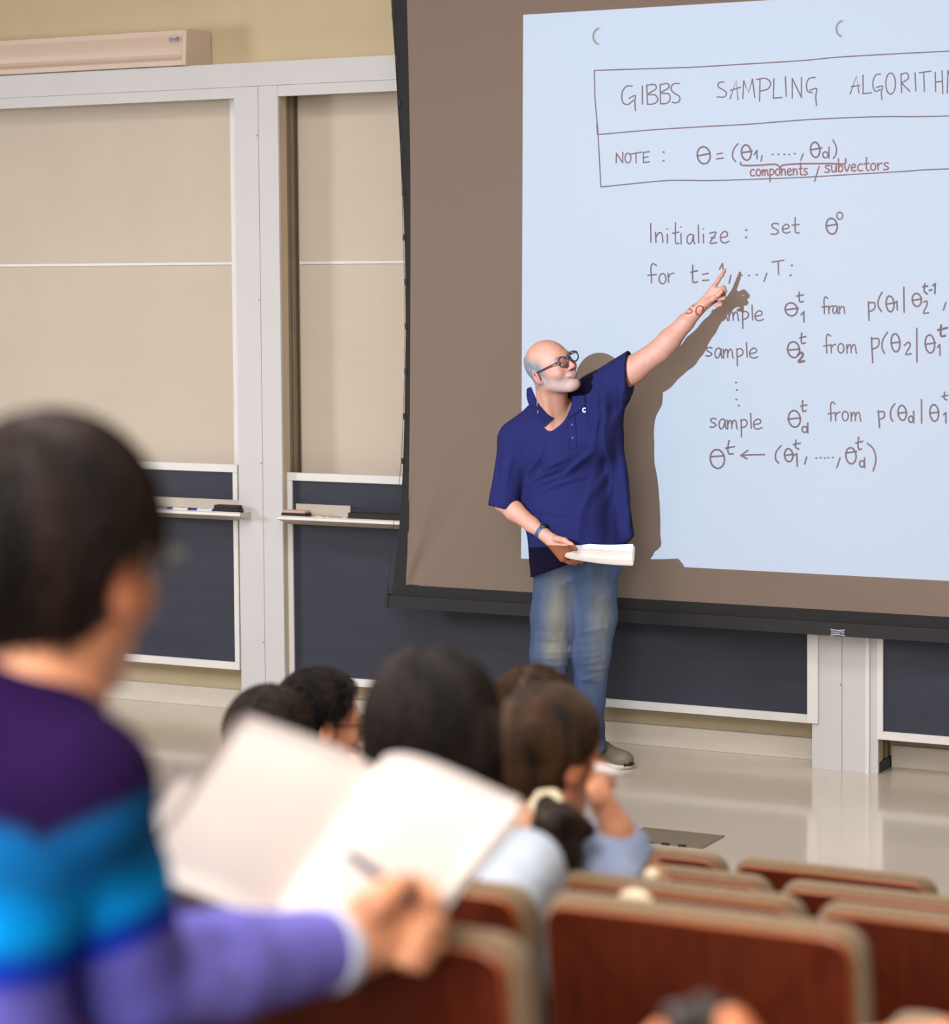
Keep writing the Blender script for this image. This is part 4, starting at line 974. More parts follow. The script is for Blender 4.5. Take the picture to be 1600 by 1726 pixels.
a_, b_ = PL(897, 972, 9.29), PL(1057, 918, 9.34); d_ = b_-a_; nn = np.cross(d_, np.array([0,1,0])); nn = nn if nn[2] < 0 else -nn
S.half(a_, nn, .004)
S.cone(nb+(0,.015,.052), hd.w(-.03,0,-.08), .064, .073, .006, 'cut')
S.cone(PL(952, 688, 9.10), PL(944, 684, 9.30), .014, .036, .006, 'cut')
shirt = S.obj('polo_shirt', M['polo'], body, 3)
# collar leaves, placket and buttons, laid on the cloth
from mathutils.bvhtree import BVHTree
def bvh(*obs):
    V = []; P_ = []
    for o in obs:
        n = len(V); V += [v.co.copy() for v in o.data.vertices]; P_ += [[n+i for i in q_.vertices] for q_ in o.data.polygons]
    return BVHTree.FromPolygons(V, P_)
tree = bvh(shirt, body)
def onto(x, y, lift=.004, Y=None):
    d = Vector(ray(x, y)); d.normalize(); h_ = tree.ray_cast(Vector(EYEV), d)
    q_ = np.array(h_[0]) if h_[0] is not None and (h_[0].y < 9.6) else PL(x, y, Y or 9.33)
    return q_-np.array(d)*lift
def sheet(name, inner, outer, m, parent, lift=(.006,.009), th=.003, n=10):
    ci, co_ = smoothp([np.array(q_, float) for q_ in inner], 5), smoothp([np.array(q_, float) for q_ in outer], 5)
    V = []; k_ = 5
    for a_, b_ in zip(ci, co_):
        for j in range(k_+1):
            u = j/k_; q_ = a_*(1-u)+b_*u; V.append(onto(q_[0], q_[1], lift[0]+(lift[1]-lift[0])*math.sin(u*math.pi*.6)))
    N_ = len(V); V += [v+np.array([0,th,0]) for v in V]; Fc = []; m_ = len(ci)
    for i in range(m_-1):
        for j in range(k_): a = i*(k_+1)+j; Fc += [(a, a+1, a+k_+2, a+k_+1), (a+N_, a+N_+k_+1, a+N_+k_+2, a+N_+1)]
    ed = list(range(k_+1))+[i*(k_+1)+k_ for i in range(1, m_)]+[(m_-1)*(k_+1)+j for j in range(k_-1, -1, -1)]+[i*(k_+1) for i in range(m_-2, 0, -1)]
    Fc += [(a, b, b+N_, a+N_) for a, b in zip(ed, ed[1:]+ed[:1])]
    return meshobj(name, V, Fc, m, parent, True)
sheet('collar_leaf', [(895,652),(900,664),(909,682),(924,699),(934,705)], [(888,655),(888,670),(895,691),(906,708),(918,720)], M['polo'], shirt)
sheet('collar_leaf', [(970,664),(966,676),(961,690),(957,706)], [(979,658),(984,666),(987,676),(984,687)], M['polo'], shirt)
f = Field(nb-(.17,.17,.12), nb+(.17,.17,.16), .0045)
ca, cb = nb+np.array([0,.012,.006]), nb+np.array([0,.01,0])+(hd.w(-.03,0,-.08)-nb)*.46
f.cone(ca, cb, .084, .078, 0); f.cone(ca+(0,0,-.06), cb+(cb-ca)*1.2, .0735, .0715, .002, 'cut')
f.half(cb, cb-ca, .004); f.half(ca-(0,0,.03), (0,0,-1), .004); f.half(ca-(0,.030,0), (.15,-1,0), .006)
f.obj('collar', M['polo'], shirt, 2)
sheet('placket', [(956,706),(957,730),(959,756)], [(970,700),(971,728),(972,754)], M['polo'], shirt, (.0035,.0045), .003)
for x, y in ((964,716),(965,738)):
    c_ = onto(x, y, .006); bm = bmesh.new(); tube(bm, [c_+(0,.004,0), c_], [.0045,.0042], 10); bmobj('button', bm, M['badge'], shirt, True)
c_ = onto(986, 691, .0); d_ = np.array([math.cos(.3), -math.sin(.3)*.4, 0]); bm = bmesh.new()
tube(bm, [c_+(.0,-.004,0)+np.array([.0065*math.cos(t), -.001, .0085*math.sin(t)]) for t in np.linspace(.6, 5.8, 12)], [.0012]+[.0026]*10+[.0014], 6); bmobj('white_emblem', bm, M['button'], shirt, True)
# jeans
lo = PL(880, 1275, 9.4)-(.04, .30, .0); hi = PL(1060, 930, 9.4)+(.03, .30, .03)
J = Field(lo, hi, .0058)
J.cone(PL(945,950,9.43), PL(1000,945,9.44), .125, .125, .03, sq=(Nf, 1.15))
J.chain([PL(941,985,9.43), PL(933,1040,9.41), PL(927,1100,9.40), PL(920,1180,9.41), PL(914,1268,9.43)], [.103,.095,.082,.070,.062], .02)
J.chain([PL(1000,985,9.45), PL(1002,1040,9.44), PL(997,1100,9.43), PL(994,1180,9.46), PL(998,1225,9.48), PL(1004,1262,9.50)], [.100,.094,.080,.064,.050,.046], .02)
rs = np.random.RandomState(3)
for cx, top, Yk in ((925,1100,9.32),(998,1100,9.35)):
    for k in range(9):
        x0, y0 = cx+rs.uniform(-32,-12), top-35+k*11+rs.uniform(-4,4); J.fold(PL(x0,y0,Yk), PL(cx+rs.uniform(12,30), y0+rs.uniform(-14,10), Yk), .009, .0055*rs.choice([1,-1,1]), 9.42)
for a, b, w, hgt in (((905,1000),(898,1090),.012,-.006),((970,970),(960,1040),.016,.010),((985,975),(1025,1020),.012,.007),((1030,985),(1000,1030),.012,.006),((1015,1060),(1025,1110),.010,.006),((940,990),(985,965),.012,.008),((992,1200),(1004,1250),.01,.005),((1000,1235),(986,1255),.009,.006)):
    J.fold(PL(a[0],a[1],9.34), PL(b[0],b[1],9.34), w, hgt, 9.45)
J.noise(.0012, 45, 8)
J.half(PL(1004,1265,9.5), (0,0,-1), .004)
def jeans_col(V):
    c = np.tile(L3(66,90,132), (len(V), 1))
    for (x, y, Yk, rx, rz, s) in ((940,1035,9.33,.05,.16,.62),(935,1092,9.33,.05,.07,.55),(1012,1040,9.36,.045,.15,.42),(1008,1130,9.37,.03,.10,.25),(925,1180,9.34,.03,.08,.2)):
        p = PL(x, y, Yk); w = np.exp(-((V[:,0]-p[0])/rx)**2-((V[:,2]-p[2])/rz)**2)*sstep(9.47, 9.38, V[:,1]); c = blend(c, w*s, L3(164,164,142))
    w = np.exp(-((V[:,0]-PL(972,1130,9.42)[0])/.022)**2)*sstep(.75, .55, V[:,2]); c = blend(c, w*.5, L3(52,84,160))
    return c*(1+.10*vnoise(V*np.array([3,3,.6]), 60, 4))[:,None]
jeans = J.obj('jeans', M['jeans'], body, 3, jeans_col)
for (x, y0, y1, Yk) in ((984,1020,1240,9.385),):
    bm = bmesh.new(); tube(bm, [PL(983, 1030, 9.36), PL(982, 1090, 9.36), PL(981, 1150, 9.40), PL(984, 1220, 9.44)], .0022, 6); bmobj('side_seam', bm, M['badge'], jeans, True)
# shoes
def shoe(heel, toe, lab=None):
    heel, toe = np.array(heel), np.array(toe); heel[2] = toe[2] = 0; d = toe-heel; L = np.linalg.norm(d); d /= L; n = np.array([-d[1], d[0], 0])
    at = lambda s, o, z: heel+d*s+n*o+np.array([0,0,z])
    f = Field(np.minimum(heel, toe)-.09, np.maximum(heel, toe)+(.09,.09,.18), .0045)
    f.cone(at(.035,0,.045), at(.10,0,.05), .040, .042, .02); f.cone(at(.10,0,.05), at(L-.05,0,.035), .042, .036, .03); f.ell(at(L-.05,0,.034), (.05,.043,.032), np.column_stack([d, n, (0,0,1)]), .02)
    f.cone(at(.045,0,.06), at(.055,0,.105), .038, .036, .02); f.cone(at(.06,0,.10), at(.06,0,.16), .028, None, .006, 'cut')
    f.half(at(0,0,.016), (0,0,-1), .003)
    o = f.obj('shoe', M['shoe'], body, 2)
    s = Field(np.minimum(heel, toe)-.09, np.maximum(heel, toe)+(.09,.09,.09), .0045)
    s.cone(at(.04,0,.012), at(.11,0,.012), .044, .042, .01); s.cone(at(.11,0,.012), at(L-.045,0,.012), .042, .045, .01); s.half(at(0,0,.018), (0,0,1), .002); s.half(at(0,0,.001), (0,0,-1), .002)
    s.obj('sole', M['sole'], o, 1)
    bm = bmesh.new()
    for k in range(5):
        z = .098-.009*k; tube(bm, [at(.095+.022*k, -.024, z-.008), at(.10+.022*k, 0, z+.003), at(.095+.022*k, .024, z-.008)], .0032, 6)
    bmobj('lace', bm, M['lace'], o, True)
    bm = bmesh.new(); tube(bm, [at(L-.016,-.026,.020), at(L-.001,0,.022), at(L-.016,.026,.020)], .009, 8); bmobj('toe_guard', bm, M['kick'], o, True)
toe = PZ(1060, 1296, .0); hl = PZ(987, 1280, .0); shoe(hl, hl+(toe-hl)/np.linalg.norm(toe-hl)*.285)
a0 = aL.copy(); shoe(a0+(-.02,.05,0), a0+(.01,-.22,0))
# watch
wd0 = elR+(wrR-elR)*.93; dw = (wrR-elR)/np.linalg.norm(wrR-elR); u = np.cross(dw, (0,0,1)); u /= np.linalg.norm(u); w_ = np.cross(dw, u)
f = Field(wd0-.06, wd0+.06, .0025); f.cone(wd0-dw*.0095, wd0+dw*.0095, .0305, None, 0); f.half(wd0+dw*.0095, dw, .002); f.half(wd0-dw*.0095, -dw, .002); f.cone(wd0-dw*.05, wd0+dw*.05, .0268, None, .0, 'cut')
wt = f.obj('watch', M['band'], body, 1)
pf = wd0+np.array([.012,-.008,.026])*1.0; bm = bmesh.new(); tube(bm, [pf, pf+(.002,-.002,.005)], [.014,.013], 16); bmobj('watch_face', bm, M['steel'], wt, True)
# papers held in the right hand: a curled stack of sheets
stack = tag(empty('paper_stack', tuple(g(1000, 930))), 'curled stack of white papers in the lecturer\'s hand at his waist', 'papers')
o_ = np.array(stack.location)
for k in range(6):
    dz = -.0022*k; sk = .0035*k*(1 if k % 2 else -1)
    prof_ = [(967-k, 914.5, .10), (966, 921, .045), (958, 929.5, -.005), (953, 934, -.020), (953.5, 936.5, -.012)]; profr = [(1067, 917, .09), (1067, 924, .045), (1066, 936, .0), (1064.5, 945, -.018), (1063, 949, -.010)]
    V = []; nu = 8
    for (xa, ya, da), (xb, yb, db) in zip(prof_, profr):
        A_, B_ = g(xa, ya, da), g(xb, yb, db)
        for i in range(nu+1):
            t = i/nu; V.append(A_+(B_-A_)*t+np.array([sk*.3, .0015*k, dz-.006*math.sin(math.pi*t)])-o_)
    n = len(V); V += [v+np.array([0,.0006,-.0009]) for v in V]; Fc = []
    for j in range(4):
        for i in range(nu): a = j*(nu+1)+i; Fc += [(a, a+1, a+nu+2, a+nu+1), (a+n, a+n+nu+1, a+n+nu+2, a+n+1)]
    meshobj('sheet', V, Fc, M['paper'], stack, True)
# ------------------------------------------------------------------ people in the rows
CAMR = RC[:,0]*0+ (RC@np.array([1,0,0])); UPZ = np.array([0,0,1.])
def face_dir(yaw, pitch=0., roll=0.):
    """yaw 0 looks at the front wall (+Y), positive turns to the right"""
    return rot3(math.pi/2-yaw, pitch, roll)
def fig(px, py, t, yaw, pitch, roll, sc, byaw, floor_z, seat_y, label, shirt, skin, hair, arms=(), h=.0062, lean=.0, shw=.175, neck=.052, garment='shirt', lowcut=None, brow=None, opts=None):
    hd = Head(PT(px, py, t), face_dir(yaw, pitch, roll), sc)
    nb = hd.c+np.array([0, -.03-lean*.2, -.185*sc]); r = np.array([math.cos(byaw), -math.sin(byaw), 0]); fw = np.array([math.sin(byaw), math.cos(byaw), 0])
    hip = np.array([nb[0]-.0*fw[0], seat_y+.20, floor_z+.52])
    sh = [nb+r*s*shw*sc+np.array([0,0,-.055]) for s in (-1, 1)]
    allp = [hd.c+.2, hd.c-.2, hip-.25, hip+(.25,.25,.1)]+[np.array(p) for a in arms for p in a['pts']]+sh
    lo = np.min(allp, 0)-.10; hi = np.max(allp, 0)+.10
    F = Field(lo, hi, h); hd.build(F)
    F.cone(hd.w(-.028,0,-.05), nb, neck, neck*1.08, .03); F.cone(nb, hip, .08, .10, .05)
    for a in arms:
        F.chain(a['pts'], a['r'], .012)
        for c in a.get('fingers', ()): F.chain(c[0], c[1], .004)
    kn = [hip+fw*.30+r*s*.10+np.array([0,0,-.02]) for s in (-1, 1)]
    o = F.obj('person', skin, None, 2, skin_color(hd, L3(*(opts or {}).get('base', (214,150,116))), L3(*(opts or {}).get('lips', (190,96,70))), {'brow': L3(60,46,42)}))
    tag(o, label, 'person')
    # upper garment
    S = Field(np.minimum(lo, hip-.3), hi+.05, h)
    S.cone(nb+(0,0,-.02), (sh[0]+sh[1])/2+(0,0,-.07)-fw*.01, .075, .13, .05, sq=(fw, 1.35))
    S.cone(sh[0], sh[1], .066, .066, .05)
    mid = (nb+hip)/2; S.chain([(sh[0]+sh[1])/2+(0,0,-.10), mid, hip], [.165*sc, .16*sc, .165*sc], .04, sq=(fw, 1.35))
    for a in arms:
        k = a['sleeve']; P = a['pts']; rr = a['r']
        if k > 0:
            n = int(k); pts = [sh[a['side']]]+[np.array(p) for p in P[0:n+1]]; rs_ = [.068]+[x+.012 for x in rr[0:n+1]]
            if k > n: e = np.array(P[n])+(np.array(P[n+1])-np.array(P[n]))*(k-n); pts.append(e); rs_.append(rr[n]+(rr[n+1]-rr[n])*(k-n)+.011); d = np.array(P[n+1])-np.array(P[n])
            else: d = pts[-1]-pts[-2]
            S.chain(pts, rs_, .02); d = d/np.linalg.norm(d); e = pts[-1]
            S.half(e, d, .004, lo=e-.085, hi=e+.085); S.cone(e-d*.02, e+d*.06, rs_[-1]-.007, None, .003, 'cut')
    S.cone(nb+(0,.0,-.02), hd.w(-.03,0,-.06), neck+.012, neck+.016, .006, 'cut')
    rs = np.random.RandomState(int(px))
    for k in range(12):
        c = sh[1]*(rs.rand())+sh[0]*(1-rs.rand()); c = (sh[0]+sh[1])/2+r*rs.uniform(-.17,.17)+np.array([0,0,rs.uniform(-.30,-.03)])-fw*.11; S.fold(c, c+r*rs.uniform(-.06,.06)+np.array([0,0,-rs.uniform(.05,.16)]), .014, .009*rs.choice([-1,1]))
    S.noise(.002, 30, int(px))
    S.obj(garment, shirt, o, 2)
    T = Field(np.minimum(hip, np.min(kn, 0))-.25, np.maximum(hip, np.max(kn, 0))+.15, .011); T.lo  # lap
    for s, k_ in zip((-1, 1), kn): T.cone(hip+r*s*.08, k_, .088, .07, .03)
    T.obj('trousers', M['darkcloth'], o, 2)
    return o, hd, nb, sh, r, fw
def hair_short(hd, o, m, vol=.016, h=.0045, n=.0016, line=-.052, seed=1, front=.052):
    f = Field(hd.c-.19, hd.c+.19, h)
    f.ell(hd.w(-.012,0,.026), np.array((.100+vol*.7,.080+vol*.75,.088+vol))*hd.s, hd.A, 0)
    f.ell(hd.w(-.045,0,-.03), np.array((.060,.062,.060))*hd.s, hd.A, .03)
    f.half(hd.w(front,0,.02), hd.A@np.array([1,0,-.35]), .01)                      # hairline at the face
    for s in (-1, 1):
        f.cone(hd.w(.03,.10*s,-.03), hd.w(.07,.085*s,.015), .042*hd.s, None, .008, 'cut')
        f.ell(hd.w(-.004,.090*s,-.016), np.array((.026,.022,.034))*hd.s, hd.A, .006, 'cut')
    f.half(hd.w(-.05,0,line), hd.A@np.array([.55,0,-1]), .012)
    f.noise(n, 130, seed, (1,1,.6)); f.noise(n*.5, 300, seed+1)
    return f.obj('hair', m, o, 1)
def strands(hd, o, m, n, length, w=.0012, vol=.02, seed=1, target=None, lift=.004, jit=.25, zmin=-.06, front=.05, rad=None, shoulder=None, steps=6):
    """many thin locks combed over the head: down from the crown, or towards target (the tie of a ponytail)"""
    rs = np.random.RandomState(seed); target_local = None if target is None else ((np.array(target)-hd.c)@hd.A)/hd.s
    R_ = np.array(rad if rad is not None else (.100+vol*.7, .080+vol*.75, .088+vol)); c0 = np.array([-.012, 0, .026]); crown = np.array([-.045, .0, .125])
    V = []; Fc = []; k = 0
    while k < n:
        u = rs.normal(size=3); u /= np.linalg.norm(u); q_ = c0+R_*u
        if q_[2] < zmin or (q_[0] > front+.35*(q_[2]-.02)) or (q_[0] > .02 and q_[2] < .03) or (rad is None and abs(q_[1]) > .052 and q_[2] < .018 and q_[0] > -.055): continue
        k += 1; tw = rs.normal(size=3)*jit; P_ = []; L = length*rs.uniform(.6, 1.2)
        for i in range(steps+1):
            nrm = (q_-c0)/R_**2; nrm /= np.linalg.norm(nrm)
            P_.append(hd.w(*(q_+nrm*lift*math.sin(math.pi*min(1, i/steps+.15)))))
            g_ = (target_local-q_) if target is not None else (q_-crown)
            if target is not None and np.linalg.norm(g_) < .02: break
            g_ = g_/np.linalg.norm(g_)+tw; g_ -= nrm*g_.dot(nrm); g_ /= np.linalg.norm(g_)+1e-9
            down = hd.A.T@np.array([0,0,-1.])
            if target is None and (nrm@down) > -.15: g_ = down+tw*.25
            q_ = q_+g_*L/steps
            if target is not None or (nrm@down) < .0: e = (q_-c0)/R_; q_ = c0+R_*e/np.linalg.norm(e)
        if len(P_) < 3: continue
        b = len(V); side = np.cross(P_[1]-P_[0], P_[0]-hd.c); side /= np.linalg.norm(side)+1e-9; up = (P_[0]-hd.c)/np.linalg.norm(P_[0]-hd.c)
        for i, p_ in enumerate(P_):
            ww = w*(1-.75*i/(len(P_)-1)); V += [p_-side*ww, p_+side*ww, p_+up*ww*1.3]
        for i in range(len(P_)-1):
            for j in range(3): Fc.append((b+3*i+j, b+3*i+(j+1) % 3, b+3*i+3+(j+1) % 3, b+3*i+3+j))
    h_ = meshobj('hair_strands', V, Fc, m, o, True); h_['kind'] = 'stuff'; return h_
SK = M['skin2']
# the two dark-haired people at the front left
o, hd, nb, sh, r, fw = fig(456, 1254, 5.5, .05, -.12, 0, .98, 0, ROWS['b'][1], ROWS['b'][0], 'dark-haired person mostly hidden behind the top corner of the open notebook', M['darkcloth'], SK, None)
h_ = hair_short(hd, o, M['darkhair'], .018, seed=3); strands(hd, h_, M['darkhair'], 1500, .05, .0014, .018, 3)
hx, ht = 540, 6.25
q2 = lambda x, y, t: PT(x, y, t)
o, hd, nb, sh, r, fw = fig(hx+3, 1217, ht, .75, -.10, 0, .98, .35, ROWS['a'][1], ROWS['a'][0], 'young person with short dark hair and glasses, face turned right, chin on hand', M['darkcloth'], SK, None,
    arms=({'side': 1, 'pts': [q2(600,1330,6.2), q2(645,1390,6.1), q2(628,1330,6.05), q2(607,1294,6.08)], 'r': [.05,.042,.030,.026], 'sleeve': 1.6,
           'fingers': [([q2(607,1294,6.08), q2(597,1284,6.1), q2(590,1278,6.12)], [.013,.011,.009]), ([q2(609,1292,6.1), q2(600,1280,6.13), q2(592,1272,6.15)], [.012,.010,.008])]},), h=.0058)
h_ = hair_short(hd, o, M['blackhair'], .020, seed=5, n=.003, h=.004); strands(hd, h_, M['blackhair'], 2600, .032, .0012, .020, 5, lift=.010, jit=.5, zmin=-.04, front=.035)
spectacles(hd, o, M['glass_frame'])
# brown-haired person just behind the ponytail
o, hd, nb, sh, r, fw = fig(902, 1228, 5.25, -.15, 0, 0, 1.0, 0, ROWS['b'][1], ROWS['b'][0], 'brown-haired person seen only as a fringe above and left of the ponytailed head', M['bluegrey'], SK, None)
h_ = hair_short(hd, o, M['brownhair'], .020, seed=8, line=-.075); strands(hd, h_, M['brownhair'], 1200, .06, .0014, .020, 8)
# long straight dark hair, pale blue shirt
o, hd, nb, sh, r, fw = fig(733, 1236, 3.78, .12, -.18, 0, .98, .15, ROWS['d'][1], ROWS['d'][0], 'person with long straight dark hair in a pale blue shirt, behind the open notebook', M['bluewhite'], SK, None, shw=.145, lean=.15,
    arms=({'side': 1, 'pts': [q2(880,1470,3.74), q2(915,1620,3.80), q2(880,1680,4.05)], 'r': [.050,.045,.035], 'sleeve': 1.8},))
f = Field(hd.c-(.2,.2,.34), hd.c+(.2,.2,.2), .006)
f.ell(hd.w(-.010,0,.024), np.array((.116,.098,.108))*hd.s, hd.A, 0)
f.cone(hd.w(-.03,0,.0), hd.c+(-.01,-.03,-.20), .098*hd.s, .085, .03, sq=((0,1,0), 1.25))
for s in (-1, 1): f.cone(hd.w(.0,.078*s,.0), hd.c+np.array([.075*s,-.01,-.22]), .034, .024, .03)
f.half(hd.w(.062,0,.02), hd.A@np.array([1,0,-.25]), .01); f.half(hd.c+(0,0,-.26), (0,0,-1), .01)
for k in range(26):
    a = math.pi*(k+.5)/26; x = math.cos(a)*.10; y = -math.sin(a)*.09
    f.fold(hd.c+np.array([x*.5, y*.6, .09]), hd.c+np.array([x, y-.01, -.02]), .006, .004*(-1)**k); f.fold(hd.c+np.array([x, y-.01, -.02]), hd.c+np.array([x*.95, y-.02, -.22]), .006, .004*(-1)**k)
h_ = f.obj('long_hair', M['blackhair'], o, 1); strands(hd, h_, M['blackhair'], 3000, .26, .0012, 0, 9, rad=(.1165,.0985,.1085), lift=.002, jit=.10, zmin=.0, steps=9)
# ponytail with beige scrunchie, blue-grey shirt, cheek on hand
tp = 4.35
o, hd, nb, sh, r, fw = fig(928, 1265, 4.42, .42, -.05, .12, .93, .2, ROWS['c'][1], ROWS['c'][0], 'person with dark ponytail in a beige scrunchie, blue-grey shirt, cheek resting on hand', M['bluegrey'], SK, None, shw=.15,
    arms=({'side': 1, 'pts': [q2(1040,1440,4.36), q2(1092,1492,4.36), q2(1040,1400,4.34), q2(1012,1345,4.33)], 'r': [.045,.038,.028,.022], 'sleeve': .55,
           'fingers': [([q2(1012,1345,4.33), q2(1013,1322,4.34), q2(1012,1302,4.36), q2(1006,1288,4.38)], [.020,.014,.011,.009]), ([q2(1016,1340,4.34), q2(1022,1318,4.35), q2(1024,1300,4.37), q2(1016,1288,4.4)], [.014,.011,.010,.008]),
                       ([q2(1010,1340,4.34), q2(1003,1322,4.36), q2(1000,1306,4.38)], [.013,.011,.009]), ([q2(1018,1340,4.36), q2(1028,1322,4.38), q2(1031,1306,4.4)], [.012,.010,.008]), ([q2(1008,1348,4.31), q2(1000,1335,4.31), q2(996,1322,4.33)], [.013,.011,.009])]},))
f = Field(hd.c-.18, hd.c+.18, .0048)
f.ell(hd.w(-.012,0,.026), np.array((.111,.091,.104))*hd.s, hd.A, 0); f.ell(hd.w(-.04,0,-.04), np.array((.075,.074,.062))*hd.s, hd.A, .03)
f.half(hd.w(.055,0,.02), hd.A@np.array([1,0,-.35]), .01)
for s in (-1, 1): f.cone(hd.w(.03,.10*s,-.03), hd.w(.07,.085*s,.015), .040*hd.s, None, .008, 'cut'); f.ell(hd.w(.0,.094*s,-.018), np.array((.022,.02,.03))*hd.s, hd.A, .006, 'cut')
base = PT(922, 1360, 4.30)
for k in range(22):
    a = 2*math.pi*k/22; f.fold(hd.c+hd.A@np.array([.03*math.sin(a), .10*math.cos(a), .09*math.sin(a)]), base+(0,-.0,.02), .006, .004*(-1)**k)
hair = f.obj('hair', M['brownhair'], o, 1); strands(hd, hair, M['brownhair'], 2800, .20, .0012, 0, 10, target=base, rad=(.1115,.0915,.1045), lift=.002, jit=.12, zmin=-.08, steps=8)
f = Field(base-(.12,.1,.20), base+(.16,.12,.06), .0048)
f.chain([base, PT(930,1395,4.27), PT(945,1440,4.27), PT(948,1475,4.28)], [.018,.034,.036,.020], .02); f.chain([base, PT(955,1385,4.28), PT(985,1398,4.29), PT(1000,1401,4.3)], [.014,.026,.014,.004], .02)
for k in range(14): x = -30+60*k/13; f.fold(base, PT(940+x, 1460, 4.24), .005, .004*(-1)**k)
f.noise(.0012, 120, 3, (1,1,.4)); f.obj('ponytail', M['darkhair'], hair, 1)
bm = bmesh.new()
n_ = 16; ring = [base+np.array([.023*math.cos(2*math.pi*k/n_), 0, .0])*1.0+np.array([0, .012*math.sin(2*math.pi*k/n_), .016*math.sin(2*math.pi*k/n_)+.004]) for k in range(n_+1)]
tube(bm, ring, [.0095+.002*math.sin(k*2.4) for k in range(n_+1)], 8, False); bmobj('scrunchie', bm, M['cream'], hair, True)
bm = bmesh.new(); tube(bm, [PT(1003,1294,4.33), PT(1040,1301,4.33), PT(1050,1303,4.33)], [.0055,.0055,.002], 10); w_ = bmobj('pen', bm, M['badgewhite'], None, True)
tag(w_, 'white pen sticking out from the ponytailed person\'s raised fingers', 'pen')

# ------------------------------------------------------------------ the person in the striped sweater, nearest the camera at left
tS = 2.25
hd = Head(PT(94, 945, 2.30), face_dir(-.03, -.06, .04), 1.02)
byaw = .50; r = np.array([math.cos(byaw), -math.sin(byaw), 0]); fw = np.array([math.sin(byaw), math.cos(byaw), 0])
nb = PT(58, 1205, 2.26)
hip = PT(-125, 1880, 2.28)
shr, elr, wrr = PT(130, 1335, 2.19), PT(214, 1655, 2.36), PT(560, 1600, 2.56)
shl = nb-r*.18+np.array([0,0,-.06]); ell_, wrl = PT(-60, 1600, 2.5), PT(352, 1560, 2.72)
hp = lambda x, y, t=2.58: PT(x, y, t)
P_all = [hd.c+.2, hd.c-.2, hip-.2, hip+.2, wrr, wrl, hp(760,1480), hp(760,1660), ell_, elr]
lo = np.min(P_all, 0)-.08; hi = np.max(P_all, 0)+.08
F = Field(lo, hi, .0062); hd.build(F)
F.cone(hd.w(-.03,0,-.05), nb, .055, .050, .03)
F.cone(nb, hip, .055, .10, .05)
F.chain([shr, elr, wrr], [.035,.03,.027], .02); F.chain([shl, ell_, wrl], [.04,.036,.026], .02)
# writing hand: palm, four curled fingers, thumb against the pen
for kn in ((668,1508),(688,1530),(692,1560),(682,1590)): F.cone(wrr, hp(*kn, 2.60), .029, .019, .02)
F.chain([hp(664,1506,2.60), hp(700,1496,2.61), hp(722,1504,2.60), hp(735,1512,2.59)], [.0165,.0135,.0115,.0095], .005)
F.chain([hp(690,1532,2.60), hp(724,1530,2.61), hp(735,1556,2.60), hp(712,1572,2.57)], [.0165,.0140,.0120,.0105], .005)
F.chain([hp(692,1562,2.60), hp(728,1566,2.61), hp(730,1592,2.59), hp(704,1596,2.57)], [.0160,.0135,.0118,.010], .005)
F.chain([hp(682,1590,2.60), hp(714,1602,2.60), hp(708,1622,2.58), hp(684,1620,2.57)], [.0150,.0125,.0110,.0095], .005)
F.chain([hp(600,1560,2.57), hp(636,1520,2.55), hp(664,1498,2.56), hp(690,1490,2.58)], [.024,.0175,.0140,.0115], .01)
# holding hand under the notebook
for kn in ((398,1590),(404,1572),(396,1552)): F.cone(wrl, hp(*kn, 2.80), .026, .014, .015)
for a, b in (((400,1590),(432,1586)),((405,1572),(440,1566)),((398,1554),(434,1545)),((392,1540),(424,1528))): F.chain([hp(*a, 2.80), hp(*b, 2.84), hp(b[0]+10, b[1]-14, 2.86)], [.0125,.0105,.009], .005)
F.chain([hp(372,1555,2.74), hp(392,1535,2.73), hp(408,1526,2.74)], [.016,.012,.010], .006)
man = F.obj('person', SK, None, 2, skin_color(hd, L3(222,154,116), L3(196,92,58), {'brow': L3(50,40,38)}))
tag(man, 'person seen from behind in a purple, teal and blue striped sweater, writing in a notebook', 'person')
h_ = hair_short(hd, man, M['blackhair'], .022, .0045, .0016, -.092, 11, front=.06); strands(hd, h_, M['darkhair'], 3000, .034, .0011, .020, 11, zmin=-.06)
spectacles(hd, man, M['green'], sc=.8, rr=(.021,.018))
S = Field(lo-.05, hi+.05, .0066)
S.cone(PT(30,1240,2.27), PT(-20, 1380, 2.27), .06, .13, .05, sq=(fw, 1.3)); S.cone(shl, shr, .060, .062, .05); S.cone(PT(12,1212,2.26), shr, .061, .064, .03); S.cone(PT(12,1212,2.26), shl, .061, .064, .05)
S.chain([PT(-20, 1380, 2.27), PT(-118, 1560, 2.27), PT(-122, 1800, 2.27), hip], [.135,.142,.15,.16], .02, sq=(fw, 1.2))
S.chain([shr, PT(194, 1480, 2.27), elr, elr*.55+wrr*.45, wrr], [.064,.0475,.056,.054,.041], .012)
S.chain([shl, ell_, wrl], [.068,.056,.038], .02)
d = (wrr-elr)/np.linalg.norm(wrr-elr); S.half(wrr, d, .004, lo=wrr-.09, hi=wrr+.09); S.cone(wrr-d*.02, wrr+d*.06, .033, None, .003, 'cut')
d2 = (wrl-ell_)/np.linalg.norm(wrl-ell_); S.half(wrl, d2, .004, lo=wrl-.08, hi=wrl+.08)
S.cone(nb+(0.02,0.02,.125), hd.w(-.02,0,-.06), .052, .064, .006, 'cut')
